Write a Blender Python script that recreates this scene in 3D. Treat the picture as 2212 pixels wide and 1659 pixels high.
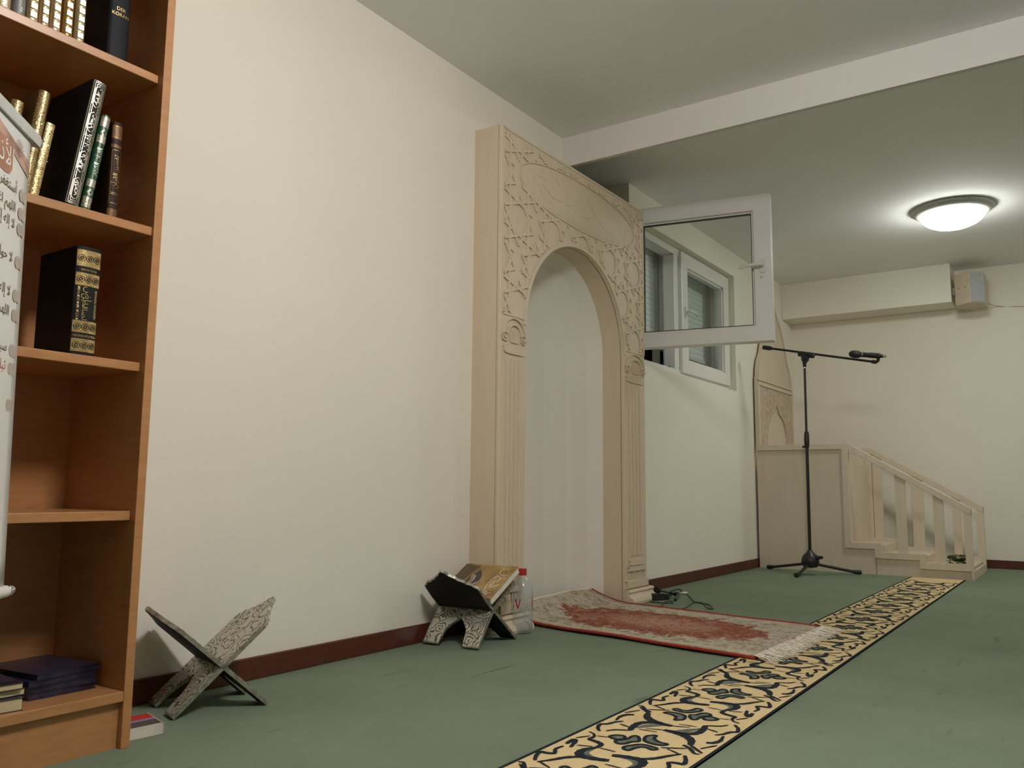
import bpy, bmesh, math, random, unicodedata
from math import sin, cos, pi, radians, sqrt, atan2
from mathutils import Vector, Matrix
from mathutils.geometry import tessellate_polygon

random.seed(7)
S = bpy.context.scene
COL = S.collection
for o in list(bpy.data.objects):
    bpy.data.objects.remove(o)

# ------------------------------------------------------------------ camera
F_PX, YAW, PITCH, ROLL = 1801.5, 0.604616, 0.12409, 0.008853
CAM = Vector((2.197, 0.0, 0.60))
fw = Vector((-sin(YAW)*cos(PITCH), cos(YAW)*cos(PITCH), sin(PITCH)))
rt = Vector((cos(YAW), sin(YAW), 0)); up = rt.cross(fw)
rt2 = cos(ROLL)*rt + sin(ROLL)*up
up2 = -sin(ROLL)*rt + cos(ROLL)*up
cam_d = bpy.data.cameras.new('camera')
cam = bpy.data.objects.new('camera', cam_d); COL.objects.link(cam)
cam_d.sensor_fit = 'HORIZONTAL'; cam_d.sensor_width = 36.0
cam_d.lens = F_PX/2212*36.0
cam_d.clip_start = 0.02
cam.matrix_world = Matrix(((rt2.x, up2.x, -fw.x, CAM.x), (rt2.y, up2.y, -fw.y, CAM.y),
                           (rt2.z, up2.z, -fw.z, CAM.z), (0, 0, 0, 1)))
S.camera = cam

# ------------------------------------------------------------------ world (night outside) and exposure
W = bpy.data.worlds.new('night'); S.world = W; W.use_nodes = True
W.node_tree.nodes['Background'].inputs[0].default_value = (0.004, 0.005, 0.011, 1)
W.node_tree.nodes['Background'].inputs[1].default_value = 1.0
S.view_settings.view_transform = 'Standard'
S.view_settings.look = 'None'
S.view_settings.exposure = 0.0
S.view_settings.gamma = 1.0
S.view_settings.use_curve_mapping = False
S.cycles.max_bounces = 10
S.cycles.diffuse_bounces = 6
S.cycles.caustics_reflective = False
S.cycles.caustics_refractive = False

# ceiling lamps of the room: position, emission strength, colour
CEIL = 2.445
LAMPS = [((1.56, 5.98), 41.0, (0.98, 1.0, 0.92), .098),
         ((2.10, 1.30), 85.0, (1.0, 0.965, 0.93), .26),
         ((4.60, 5.98), 60.0, (1.0, 0.98, 0.92), .108)]

# ------------------------------------------------------------------ helpers
OFF = {}
def lin(c):
    return tuple(((v/255.0)/12.92 if v/255.0 <= 0.04045 else ((v/255.0+0.055)/1.055)**2.4) for v in c) + (1,)

class NT:
    """small wrapper to build node materials"""
    def __init__(s, name):
        s.m = bpy.data.materials.new(name); s.m.use_nodes = True
        s.t = s.m.node_tree; s.n = s.t.nodes; s.b = s.n['Principled BSDF']
    def add(s, typ, **kw):
        nd = s.n.new(typ)
        for k, v in kw.items():
            if k.startswith('i_'):
                nd.inputs[k[2:].replace('_', ' ')].default_value = v
            else:
                setattr(nd, k, v)
        return nd
    def link(s, a, b): s.t.links.new(a, b)
    def coord(s, kind='Object', scale=(1, 1, 1), rot=(0, 0, 0)):
        tc = s.add('ShaderNodeTexCoord'); mp = s.add('ShaderNodeMapping')
        mp.inputs['Scale'].default_value = scale; mp.inputs['Rotation'].default_value = rot
        s.link(tc.outputs[kind], mp.inputs['Vector']); return mp.outputs[0]
    def noise(s, vec, scale, detail=3, rough=.5, dist=0):
        nd = s.add('ShaderNodeTexNoise'); nd.inputs['Scale'].default_value = scale
        nd.inputs['Detail'].default_value = detail; nd.inputs['Roughness'].default_value = rough
        nd.inputs['Distortion'].default_value = dist
        if vec: s.link(vec, nd.inputs['Vector'])
        return nd.outputs['Fac']
    def ramp(s, fac, stops, interp='LINEAR'):
        r = s.add('ShaderNodeValToRGB'); r.color_ramp.interpolation = interp
        el = r.color_ramp.elements
        while len(el) < len(stops): el.new(0.5)
        for e, (p, c) in zip(el, stops):
            e.position = p; e.color = c if len(c) == 4 else tuple(c)+(1,)
        s.link(fac, r.inputs[0]); return r.outputs[0]
    def mix(s, fac, a, b):
        m = s.add('ShaderNodeMix', data_type='RGBA')
        for sock, v in ((m.inputs[0], fac), (m.inputs[6], a), (m.inputs[7], b)):
            if hasattr(v, 'links'): s.link(v, sock)
            else: sock.default_value = v if not isinstance(v, tuple) else (v if len(v) == 4 else v+(1,))
        return m.outputs[2]
    def math(s, op, a, b=0.0, clamp=False):
        m = s.add('ShaderNodeMath', operation=op, use_clamp=clamp)
        for sock, v in ((m.inputs[0], a), (m.inputs[1], b)):
            if hasattr(v, 'links'): s.link(v, sock)
            else: sock.default_value = v
        return m.outputs[0]
    def base(s, col):
        if hasattr(col, 'links'): s.link(col, s.b.inputs['Base Color'])
        else: s.b.inputs['Base Color'].default_value = col if len(col) == 4 else tuple(col)+(1,)
        return s
    def set(s, rough=.5, metal=0.0, spec=None, **kw):
        s.b.inputs['Roughness'].default_value = rough
        s.b.inputs['Metallic'].default_value = metal
        if spec is not None: s.b.inputs['Specular IOR Level'].default_value = spec
        for k, v in kw.items(): s.b.inputs[k.replace('_', ' ')].default_value = v
        return s
    def bump(s, h, strength=.3, dist=.01):
        b = s.add('ShaderNodeBump'); b.inputs['Strength'].default_value = strength
        b.inputs['Distance'].default_value = dist
        s.link(h, b.inputs['Height']); s.link(b.outputs[0], s.b.inputs['Normal']); return s

def flat(name, col, rough=.5, metal=0., var=.06, vs=25, bump=0., bs=200, spec=None):
    """plain procedural material: slight colour mottling plus optional fine bump"""
    t = NT(name); v = t.coord()
    a = tuple(c*(1-var) for c in col[:3]); b = tuple(min(1, c*(1+var)) for c in col[:3])
    t.base(t.ramp(t.noise(v, vs), [(.35, a), (.65, b)])).set(rough, metal, spec)
    if bump: t.bump(t.noise(v, bs), bump, .002)
    return t.m

class B:
    def __init__(s): s.v = []; s.f = []
    def _add(s, vs, fs):
        o = len(s.v); s.v += [tuple(p) for p in vs]; s.f += [tuple(i+o for i in f) for f in fs]; return s
    def box(s, a, b):
        x0, y0, z0 = a; x1, y1, z1 = b
        return s._add([(x0, y0, z0), (x1, y0, z0), (x1, y1, z0), (x0, y1, z0), (x0, y0, z1), (x1, y0, z1), (x1, y1, z1), (x0, y1, z1)],
                      [(3, 2, 1, 0), (4, 5, 6, 7), (0, 1, 5, 4), (1, 2, 6, 5), (2, 3, 7, 6), (3, 0, 4, 7)])
    def plate(s, outline, fmap, t0, t1, holes=(), cuts=()):
        """2D outline -> solid between t0 and t1 through fmap(u,v,t)"""
        bm = bmesh.new()
        loops = [list(outline)] + [list(h) for h in holes]
        pts = [p for l in loops for p in l]
        vs = [bm.verts.new((p[0], p[1], 0)) for p in pts]
        for tri in tessellate_polygon([[Vector((p[0], p[1], 0)) for p in l] for l in loops]):
            try: bm.faces.new([vs[i] for i in tri])
            except ValueError: pass
        for axis, val in cuts:
            n = Vector((1, 0, 0)) if axis == 'u' else Vector((0, 1, 0))
            bmesh.ops.bisect_plane(bm, geom=bm.verts[:]+bm.edges[:]+bm.faces[:], plane_co=n*val, plane_no=n)
        bmesh.ops.recalc_face_normals(bm, faces=bm.faces[:])
        bm.verts.index_update(); n = len(bm.verts)
        V = [fmap(q.co.x, q.co.y, t1) for q in bm.verts] + [fmap(q.co.x, q.co.y, t0) for q in bm.verts]
        Fs = []
        for f in bm.faces:
            ids = [q.index for q in f.verts]
            if f.normal.z < 0: ids.reverse()
            Fs.append(tuple(ids)); Fs.append(tuple(i+n for i in reversed(ids)))
        for e in bm.edges:
            if len(e.link_faces) == 1:
                a, b = e.verts[0].index, e.verts[1].index
                Fs.append((a, b, b+n, a+n))
        bm.free(); return s._add(V, Fs)
    def sheet(s, outline, fmap, t=0.0):
        tri = tessellate_polygon([[Vector((p[0], p[1], 0)) for p in outline]])
        return s._add([fmap(p[0], p[1], t) for p in outline], [tuple(t_) for t_ in tri])
    def tube(s, path, r, seg=10, caps=True):
        path = [Vector(p) for p in path]; n = len(path)
        rs = r if isinstance(r, (list, tuple)) else [r]*n
        V = []; nrm = None
        for i, p in enumerate(path):
            d = (path[min(i+1, n-1)]-path[max(i-1, 0)])
            d = d.normalized() if d.length > 1e-9 else Vector((0, 0, 1))
            if nrm is None:
                nrm = d.orthogonal().normalized()
            else:
                nrm = (nrm - d*nrm.dot(d)); nrm = nrm.normalized() if nrm.length > 1e-9 else d.orthogonal().normalized()
            b = d.cross(nrm)
            for k in range(seg):
                a = 2*pi*k/seg; V.append(p + rs[i]*(cos(a)*nrm+sin(a)*b))
        Fs = [(i*seg+k, i*seg+(k+1) % seg, (i+1)*seg+(k+1) % seg, (i+1)*seg+k) for i in range(n-1) for k in range(seg)]
        if caps:
            Fs.append(tuple(reversed(range(seg)))); Fs.append(tuple((n-1)*seg+k for k in range(seg)))
        return s._add(V, Fs)
    def lathe(s, prof, center, seg=32, axis=(0, 0, 1)):
        """prof: list of (r, h) along axis from center"""
        ax = Vector(axis).normalized(); u = ax.orthogonal().normalized(); w = ax.cross(u); c = Vector(center)
        V = [c+ax*h+r*(cos(2*pi*k/seg)*u+sin(2*pi*k/seg)*w) for r, h in prof for k in range(seg)]
        n = len(prof)
        Fs = [(i*seg+k, i*seg+(k+1) % seg, (i+1)*seg+(k+1) % seg, (i+1)*seg+k) for i in range(n-1) for k in range(seg)]
        if prof[0][0] > 1e-6: Fs.append(tuple(reversed(range(seg))))
        if prof[-1][0] > 1e-6: Fs.append(tuple((n-1)*seg+k for k in range(seg)))
        return s._add(V, Fs)
    def ribbon(s, pts, w, fmap, t0, t1):
        """flat stroke with variable width along a 2D polyline, raised t0..t1"""
        n = len(pts); ws = w if isinstance(w, (list, tuple)) else [w]*n
        L = []; Rr = []
        for i, p in enumerate(pts):
            a = pts[max(i-1, 0)]; b = pts[min(i+1, n-1)]
            dx, dy = b[0]-a[0], b[1]-a[1]; l = math.hypot(dx, dy) or 1
            nx, ny = -dy/l*ws[i]/2, dx/l*ws[i]/2
            L.append((p[0]+nx, p[1]+ny)); Rr.append((p[0]-nx, p[1]-ny))
        V = [fmap(*q, t1) for q in L]+[fmap(*q, t1) for q in Rr]
        Fs = [(i, n+i, n+i+1, i+1) for i in range(n-1)]
        if t0 is not None:
            V += [fmap(*q, t0) for q in L]+[fmap(*q, t0) for q in Rr]
            Fs += [(i+1, 2*n+i+1, 2*n+i, i) for i in range(n-1)]+[(n+i, 3*n+i, 3*n+i+1, n+i+1) for i in range(n-1)]
            Fs += [(0, 2*n, 3*n, n), (2*n-1, 4*n-1, 3*n-1, n-1)]
        return s._add(V, Fs)
    def build(s, name, mat, parent=None, loc=None, smooth=False, bevel=0, segs=2, kind=None, label=None, fix=True):
        off = Vector(loc) if loc is not None else (OFF.get(parent.name, Vector()) if parent else Vector())
        me = bpy.data.meshes.new(name)
        me.from_pydata([tuple(Vector(p)-off) for p in s.v], [], s.f)
        if fix:
            bm = bmesh.new(); bm.from_mesh(me); bmesh.ops.remove_doubles(bm, verts=bm.verts[:], dist=1e-6)
            bmesh.ops.recalc_face_normals(bm, faces=bm.faces[:]); bm.to_mesh(me); bm.free()
        me.materials.append(mat)
        if smooth:
            for p in me.polygons: p.use_smooth = True
            try: me.set_sharp_from_angle(angle=radians(40))
            except Exception: pass
        o = bpy.data.objects.new(name, me); COL.objects.link(o)
        if loc is not None and parent is None: o.location = off
        if parent: o.parent = parent
        OFF[o.name] = off
        if bevel:
            md = o.modifiers.new('bevel', 'BEVEL'); md.width = bevel; md.segments = segs; md.limit_method = 'ANGLE'
        if kind: o['kind'] = kind
        if label: o['label'] = label
        return o

def thing(name, loc, label, cat, group=None):
    o = bpy.data.objects.new(name, None); COL.objects.link(o); o.location = loc
    o.empty_display_size = .05
    OFF[o.name] = Vector(loc); tag(o, label, cat, group); return o
def tag(o, label, cat, group=None):
    o['label'] = label; o['category'] = cat
    if group: o['group'] = group
    return o
def struct(o): o['kind'] = 'structure'; return o
def frame(o, ux, uy, n):
    o, ux, uy, n = Vector(o), Vector(ux), Vector(uy), Vector(n)
    return lambda u, v, t: o+ux*u+uy*v+n*t
def spline(pts, k=6):
    """Catmull-Rom through 2D/3D points"""
    P = [Vector(p) for p in pts]; out = []
    for i in range(len(P)-1):
        p0 = P[max(i-1, 0)]; p1 = P[i]; p2 = P[i+1]; p3 = P[min(i+2, len(P)-1)]
        for j in range(k):
            t = j/k
            out.append(tuple(.5*((2*p1)+(p2-p0)*t+(2*p0-5*p1+4*p2-p3)*t*t+(3*p1-p0-3*p2+p3)*t**3)))
    out.append(tuple(P[-1])); return out
def closed(pts, k=5):
    P = [Vector(p) for p in pts]; n = len(P); out = []
    for i in range(n):
        p0, p1, p2, p3 = P[i-1], P[i], P[(i+1) % n], P[(i+2) % n]
        for j in range(k):
            t = j/k
            out.append(tuple(.5*((2*p1)+(p2-p0)*t+(2*p0-5*p1+4*p2-p3)*t*t+(3*p1-p0-3*p2+p3)*t**3)))
    return out

NOJOIN = set('اأإآدذرزوةء')
def arabic(txt):
    """contextual letter forms in visual order"""
    out = []
    for word in txt.split(' '):
        res = []; i = 0; prev_join = False
        while i < len(word):
            ch = word[i]
            if ch == 'ل' and i+1 < len(word) and word[i+1] in 'اإأ':
                nm = {'ا': 'ARABIC LIGATURE LAM WITH ALEF', 'إ': 'ARABIC LIGATURE LAM WITH ALEF WITH HAMZA BELOW', 'أ': 'ARABIC LIGATURE LAM WITH ALEF WITH HAMZA ABOVE'}[word[i+1]]
                res.append(unicodedata.lookup(nm+(' FINAL FORM' if prev_join else ' ISOLATED FORM'))); prev_join = False; i += 2; continue
            nxt = i+1 < len(word) and word[i+1] != 'ء'
            joins = nxt and ch not in NOJOIN
            form = ('MEDIAL' if prev_join and joins else 'FINAL' if prev_join else 'INITIAL' if joins else 'ISOLATED')
            try: res.append(unicodedata.lookup(unicodedata.name(ch)+' '+form+' FORM'))
            except KeyError: res.append(ch)
            prev_join = joins; i += 1
        out.append(''.join(reversed(res)))
    return ' '.join(reversed(out))
def text2d(body, size=1.0, align='CENTER', sx=1.0):
    """text as 2D triangles (list of verts, list of faces)"""
    c = bpy.data.curves.new('t', 'FONT'); c.body = body; c.size = size; c.align_x = align; c.align_y = 'CENTER'; c.resolution_u = 3
    o = bpy.data.objects.new('t', c); COL.objects.link(o)
    dg = bpy.context.evaluated_depsgraph_get(); me = o.evaluated_get(dg).to_mesh()
    v = [(p.co.x*sx, p.co.y) for p in me.vertices]; f = [tuple(p.vertices) for p in me.polygons]
    o.evaluated_get(dg).to_mesh_clear()
    bpy.data.objects.remove(o); bpy.data.curves.remove(c)
    return v, f
def put_text(b, body, fmap, size, t=0.0, align='CENTER', sx=1.0, du=0, dv=0):
    v, f = text2d(body, size, align, sx)
    return b._add([fmap(u+du, w+dv, t) for u, w in v], f)

# ------------------------------------------------------------------ materials
M = {}
def wallmat(name, col, s=1.0):
    t = NT(name); v = t.coord()
    a = tuple(c*.965 for c in col); b = tuple(min(1, c*1.02) for c in col)
    t.base(t.ramp(t.noise(v, 1.3, 4), [(.3, a), (.7, b)])).set(.85, spec=.25).bump(t.noise(v, 220, 2), .12*s, .001)
    return t.m
M['wall'] = wallmat('cream_wall_paint', (.82, .775, .68))
M['ceiling'] = wallmat('ceiling_paint', (.86, .86, .87))
M['white_wall'] = wallmat('niche_white_paint', (.80, .77, .70), .6)
M['beam'] = wallmat('beam_white_paint', (.70, .675, .64))
def woodpaint(name, col):
    t = NT(name); v = t.coord(scale=(3, 3, .35))
    n = t.noise(v, 9, 4, .6, .4)
    a = tuple(c*.955 for c in col); b = tuple(min(1, c*1.03) for c in col)
    t.base(t.ramp(n, [(.3, a), (.7, b)])).set(.5, spec=.35).bump(n, .04, .002); return t.m
M['mihrab'] = woodpaint('pinkish_beige_lacquer', (.66, .545, .41))
M['minbar'] = woodpaint('washed_beige_wood', (.64, .545, .43))
t = NT('green_carpet'); v = t.coord()
big = t.noise(v, 2.2, 4, .6); fine = t.noise(v, 260, 2, .7)
v2 = t.coord(scale=(9, 1.6, 1), rot=(0, 0, -.55)); st = t.noise(v2, 2.1, 2, .5, .3)
c = t.ramp(big, [(.3, (.185, .232, .160)), (.7, (.235, .285, .203))])
c = t.mix(t.ramp(st, [(.66, (0, 0, 0)), (.80, (1, 1, 1))]), c, (.115, .142, .098))
c = t.mix(t.math('MULTIPLY', fine, .55), c, (.12, .152, .106))
t.base(c).set(.95, spec=.1).bump(fine, .6, .004); M['carpet'] = t.m
t = NT('red_brown_baseboard'); v = t.coord(scale=(1, .3, 1)); n = t.noise(v, 40, 3)
t.base(t.ramp(n, [(.3, (.070, .0145, .006)), (.7, (.098, .021, .009))])).set(.45); M['baseboard'] = t.m
t = NT('beech_laminate'); v = t.coord(scale=(1, 1, 6)); n = t.noise(v, 14, 4, .6, .3)
t.base(t.ramp(n, [(.3, (.40, .185, .072)), (.7, (.49, .235, .095))])).set(.32, spec=.5); M['beech'] = t.m
t = NT('white_window_pvc'); v = t.coord()
t.base(t.ramp(t.noise(v, 3), [(.3, (.74, .72, .70)), (.7, (.79, .77, .75))])).set(.3); M['pvc'] = t.m
def clear(name, tint, ior=.5, rough=.02, milk=0.0):
    """thin clear sheet: passes light straight through and mirrors by its angle"""
    t = NT(name); out = t.n['Material Output']
    tr = t.add('ShaderNodeBsdfTransparent'); tr.inputs[0].default_value = tint+(1,)
    gl = t.add('ShaderNodeBsdfGlossy'); gl.inputs['Roughness'].default_value = rough
    lw = t.add('ShaderNodeLayerWeight'); lw.inputs['Blend'].default_value = .5
    fr = t.math('ADD', t.math('MULTIPLY', t.math('POWER', lw.outputs['Facing'], 4.0), ior), .035)
    mx = t.add('ShaderNodeMixShader'); t.link(fr, mx.inputs[0]); t.link(tr.outputs[0], mx.inputs[1]); t.link(gl.outputs[0], mx.inputs[2])
    last = mx
    if milk:
        df = t.add('ShaderNodeBsdfDiffuse'); df.inputs[0].default_value = (.8, .82, .84, 1)
        m2 = t.add('ShaderNodeMixShader'); m2.inputs[0].default_value = milk
        t.link(mx.outputs[0], m2.inputs[1]); t.link(df.outputs[0], m2.inputs[2]); last = m2
    t.link(last.outputs[0], out.inputs['Surface']); t.n.remove(t.b); return t.m
M['glass'] = clear('window_glass', (.93, .955, .94), .30)
t = NT('shutter_grey'); v = t.coord(scale=(1, 1, 1))
t.base(t.ramp(t.noise(v, 8), [(.3, (.52, .56, .57)), (.7, (.58, .62, .63))])).set(.45); M['shutter'] = t.m
M['grey_plastic'] = flat('grey_plastic', (.34, .34, .31), .45)
M['black_plastic'] = flat('black_plastic', (.012, .012, .012), .42, var=.2)
M['black_metal'] = flat('black_powder_coat', (.010, .010, .010), .35, 0, var=.2)
M['chrome'] = flat('chrome', (.75, .75, .74), .12, 1.0, var=.03)
M['white_plastic'] = flat('white_plastic', (.72, .70, .66), .4)
M['paper'] = flat('paper_pages', (.74, .70, .62), .8, bump=.3, bs=400)
M['cream_pages'] = flat('cream_pages', (.62, .50, .30), .85, bump=.3, bs=400)
M['black_leather'] = flat('black_book_cloth', (.008, .0075, .008), .6, var=.25, bump=.2, bs=300, spec=.25)
M['gold'] = flat('gold_foil', (.72, .50, .20), .28, 1.0, var=.15, vs=120)
M['dim_gold'] = flat('worn_gold_foil', (.45, .30, .12), .4, .8, var=.2, vs=120)
M['silver_ink'] = flat('silver_foil', (.60, .55, .43), .38, .9, var=.1)
M['cloth_white'] = flat('white_wool_fringe', (.80, .74, .62), .9)
M['red_binding'] = flat('red_rug_binding', (.30, .028, .014), .9, var=.2, vs=60, bump=.4)
M['night'] = flat('night_navy', (.02, .02, .035), .9)

def filigree(name, gold, dark, scale, metal=1.0, rough=.25, thr=.09):
    """gold tracery over a darker ground (voronoi cell borders plus scrolls)"""
    t = NT(name); v = t.coord()
    vo = t.add('ShaderNodeTexVoronoi', feature='DISTANCE_TO_EDGE'); vo.inputs['Scale'].default_value = scale
    t.link(v, vo.inputs['Vector'])
    wv = t.add('ShaderNodeTexWave', wave_type='RINGS'); wv.inputs['Scale'].default_value = scale*.35; wv.inputs['Distortion'].default_value = 14
    wv.inputs['Detail'].default_value = 2; wv.inputs['Detail Scale'].default_value = 2.5
    t.link(v, wv.inputs['Vector'])
    a = t.math('LESS_THAN', vo.outputs['Distance'], thr); b = t.math('GREATER_THAN', wv.outputs['Fac'], .62)
    f = t.math('MAXIMUM', a, b)
    t.base(t.mix(f, dark, gold)).set(rough, metal)
    t.link(t.math('MULTIPLY', f, metal), t.b.inputs['Metallic'])
    t.bump(f, .35, .001); return t.m
M['fil_gold'] = filigree('gold_tracery_on_brown', (.62, .45, .20), (.10, .06, .022), 170, .85, .38, .05)
M['fil_gold2'] = filigree('gold_tracery_on_cream', (.90, .74, .45), (.34, .24, .13), 150)
M['fil_silver'] = filigree('silver_tracery_on_black', (.74, .68, .55), (.03, .025, .02), 260)
M['fil_green'] = filigree('silver_tracery_on_green', (.72, .70, .58), (.01, .05, .02), 210)

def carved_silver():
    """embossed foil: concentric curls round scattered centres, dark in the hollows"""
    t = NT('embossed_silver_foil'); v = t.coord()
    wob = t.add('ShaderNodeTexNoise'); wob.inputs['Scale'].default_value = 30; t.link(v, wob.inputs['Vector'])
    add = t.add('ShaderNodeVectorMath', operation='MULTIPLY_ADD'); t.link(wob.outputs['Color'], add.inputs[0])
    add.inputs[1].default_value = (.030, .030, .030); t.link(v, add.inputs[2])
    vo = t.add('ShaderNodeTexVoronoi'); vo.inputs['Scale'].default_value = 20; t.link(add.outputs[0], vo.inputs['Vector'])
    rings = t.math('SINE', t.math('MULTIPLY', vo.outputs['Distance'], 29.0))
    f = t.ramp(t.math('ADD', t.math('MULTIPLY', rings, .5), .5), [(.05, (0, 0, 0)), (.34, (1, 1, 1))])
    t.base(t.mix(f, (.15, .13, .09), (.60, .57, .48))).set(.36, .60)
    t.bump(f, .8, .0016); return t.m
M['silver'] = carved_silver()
M['silver_edge'] = flat('worn_silver_edge', (.40, .385, .33), .3, .75, var=.25, vs=70, bump=.3, bs=160)

# ------------------------------------------------------------------ room shell
Y0, YB, XR = -3.0, 7.75, 6.6
struct(B().box((-.62, Y0, -.12), (XR, YB+.1, 0)).build('floor', M['carpet']))
struct(B().box((-.75, Y0-.1, CEIL), (XR+.1, YB+.1, CEIL+.12)).build('ceiling', M['ceiling']))
WY0, WY1, WZ0, WZ1 = 4.42, 6.215, 1.352, 2.256          # window opening in the left wall
w = B()
w.box((-.25, Y0, 0), (0, 3.02, CEIL))                    # long front stretch
w.box((-.25, 3.02, 1.98), (0, 3.64, CEIL))               # above the prayer niche, up to the beam
w.box((-.72, 3.02, 0), (-.62, 4.41, CEIL))               # back of the recess behind the niche
w.box((-.62, 3.02, 0), (-.25, 3.06, CEIL))
w.box((-.62, 4.41, WZ1), (0, WY1, CEIL))                 # above the window
w.box((-.25, 4.41, 0), (0, WY1, WZ0))                    # below the window
w.box((-.62, 4.36, 0), (-.25, 4.41, CEIL))
w.box((-.25, WY1, 0), (0, YB, CEIL))
struct(w.build('wall_left', M['wall']))
struct(B().box((-.25, YB, 0), (XR, YB+.1, CEIL)).build('wall_back', M['wall']))
struct(B().box((XR, Y0, 0), (XR+.1, YB+.1, CEIL)).build('wall_right', M['wall']))
struct(B().box((-.25, Y0-.1, 0), (XR, Y0, CEIL)).build('wall_front', M['wall']))
struct(B().box((-.62, 3.632, 2.285), (XR, 3.658, CEIL)).build('trim_1', M['beam']))        # ceiling beam
struct(B().box((0, 7.45, 2.125), (1.362, YB, CEIL)).build('trim_2', M['wall'], bevel=.004))   # boxed-in soffit
bb = B().box((0, Y0, 0), (.012, 2.868, .069)).build('baseboard_left', M['baseboard'], bevel=.003); struct(bb)
bb = B().box((0, 4.29, 0), (.012, 7.74, .069)).build('baseboard_left', M['baseboard'], bevel=.003); struct(bb)
struct(B().box((.012, YB-.012, 0), (XR, YB, .066)).build('baseboard_back', M['baseboard'], bevel=.003))

# ------------------------------------------------------------------ ceiling lamps
def lamp(x, y, strength, col, deep, label):
    r = thing('ceiling_lamp', (x, y, CEIL), label, 'ceiling lamp')
    B().lathe([(.236, 0), (.243, -.005), (.243, -.012), (.234, -.024), (.216, -.038), (.200, -.044), (.194, -.044), (.194, -.012), (.0, -.012)], (x, y, CEIL), 64).build('housing', M['grey_plastic'] if False else M['lamp_ring'], r, smooth=True)
    t = NT('lit_lamp_glass'); t.base((.9, .9, .9)).set(.3)
    t.b.inputs['Emission Color'].default_value = col+(1,); t.b.inputs['Emission Strength'].default_value = strength
    prof = [(.193*cos(a), -.038-deep*sin(a)) for a in [i*pi/2/14 for i in range(14)]] + [(0, -.038-deep)]
    B().lathe(prof, (x, y, CEIL), 64).build('glass_dome', t.m, r, smooth=True)
    return r
M['lamp_ring'] = flat('lamp_ring_grey', (.42, .42, .38), .4)
lamp(*LAMPS[0][0], *LAMPS[0][1:], 'lit round domed ceiling lamp with a grey ring, beyond the beam')
lamp(*LAMPS[1][0], *LAMPS[1][1:], 'lit round ceiling lamp above the photographer, outside the picture')
lamp(*LAMPS[2][0], *LAMPS[2][1:], 'lit round ceiling lamp beyond the beam, outside the picture')

# ------------------------------------------------------------------ window in the left wall
win = struct(bpy.data.objects.new('window_1', None)); COL.objects.link(win); OFF['window_1'] = Vector()
P = M['pvc']
XF = -.062
f = B()
f.box((-.150, WY0, WZ1-.050), (XF, WY1, WZ1)); f.box((-.150, WY0, WZ0), (XF, WY1, WZ0+.056))
f.box((-.150, WY0, WZ0+.056), (XF, WY0+.05, WZ1-.05)); f.box((-.150, WY1-.05, WZ0+.056), (XF, WY1, WZ1-.05))
f.box((-.150, 5.205, WZ0+.056), (XF, 5.275, WZ1-.05))
f.build('window_frame', P, win, bevel=.004)
g = B().box((-.146, 5.201, WZ0+.056), (-.141, 5.206, WZ1-.05)).build('seal', M['grey_plastic'], win)
sash = B(); a0, a1, z0, z1, wd = 5.288, 6.205, 1.392, 2.243, .105
sash.plate([(a0, z0), (a1, z0), (a1, z1), (a0, z1)], lambda u, v, t: (t, u, v), -.118, -.040,
           holes=[[(a0+wd, z0+.092), (a1-wd, z0+.092), (a1-wd, z1-.098), (a0+wd, z1-.098)]])
so = sash.build('sash', P, win, bevel=.005, label='closed white sash right of the mullion')
bd = B()
for q in ((a0+wd, z0+.092, a0+wd+.012, z1-.098), (a1-wd-.012, z0+.092, a1-wd, z1-.098)):
    bd.box((-.100, q[0], q[1]), (-.058, q[2], q[3]))
bd.box((-.100, a0+wd, z0+.092), (-.058, a1-wd, z0+.104)); bd.box((-.100, a0+wd, z1-.110), (-.058, a1-wd, z1-.098))
bd.build('glazing_bead', P, so)
B().box((-.092, a0+wd, z0+.092), (-.086, a1-wd, z1-.098)).build('pane', M['glass'], so)
def handle(par, o, ux, uy, n):
    """rosette and lever: ux along the lever, uy up, n out of the frame"""
    fm = frame(o, ux, uy, n)
    h = B().plate(closed([(-.014, -.035), (.014, -.035), (.016, 0), (.014, .035), (-.014, .035), (-.016, 0)], 4), fm, 0, .010)
    h.tube([fm(0, 0, .008), fm(0, 0, .036), fm(.010, 0, .044), fm(.05, -.001, .047), fm(.10, -.006, .044), fm(.125, -.014, .038)], [.010, .010, .010, .0095, .0085, .006], 12)
    h.build('handle', M['white_plastic'], par, smooth=True)
handle(so, (-.040, 5.345, 1.82), (0, 1, 0), (0, 0, 1), (1, 0, 0))
# open sash, swung about its left edge into the room
ang = atan2(.19, .976)
hx, hy = -.03, 4.44
U = Vector((cos(ang), sin(ang), 0)); N = Vector((sin(ang), -cos(ang), 0))
fm = frame((hx, hy, 0), U, (0, 0, 1), N)
L, z0, z1 = .842, 1.424, 2.274
osash = B().plate([(0, z0), (L, z0), (L, z1), (0, z1)], fm, -.040, .036, holes=[[(.095, z0+.088), (L-.098, z0+.088), (L-.098, z1-.094), (.095, z1-.094)]]).build(
    'sash', P, win, bevel=.005, label='white sash swung open into the room')
bd = B()
for q in ((.095, z0+.088, .106, z1-.094), (L-.109, z0+.088, L-.098, z1-.094), (.106, z0+.088, L-.109, z0+.098), (.106, z1-.104, L-.109, z1-.094)):
    bd.plate([(q[0], q[1]), (q[2], q[1]), (q[2], q[3]), (q[0], q[3])], fm, -.020, .012)
bd.build('glazing_bead', P, osash)
sl = B()
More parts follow.
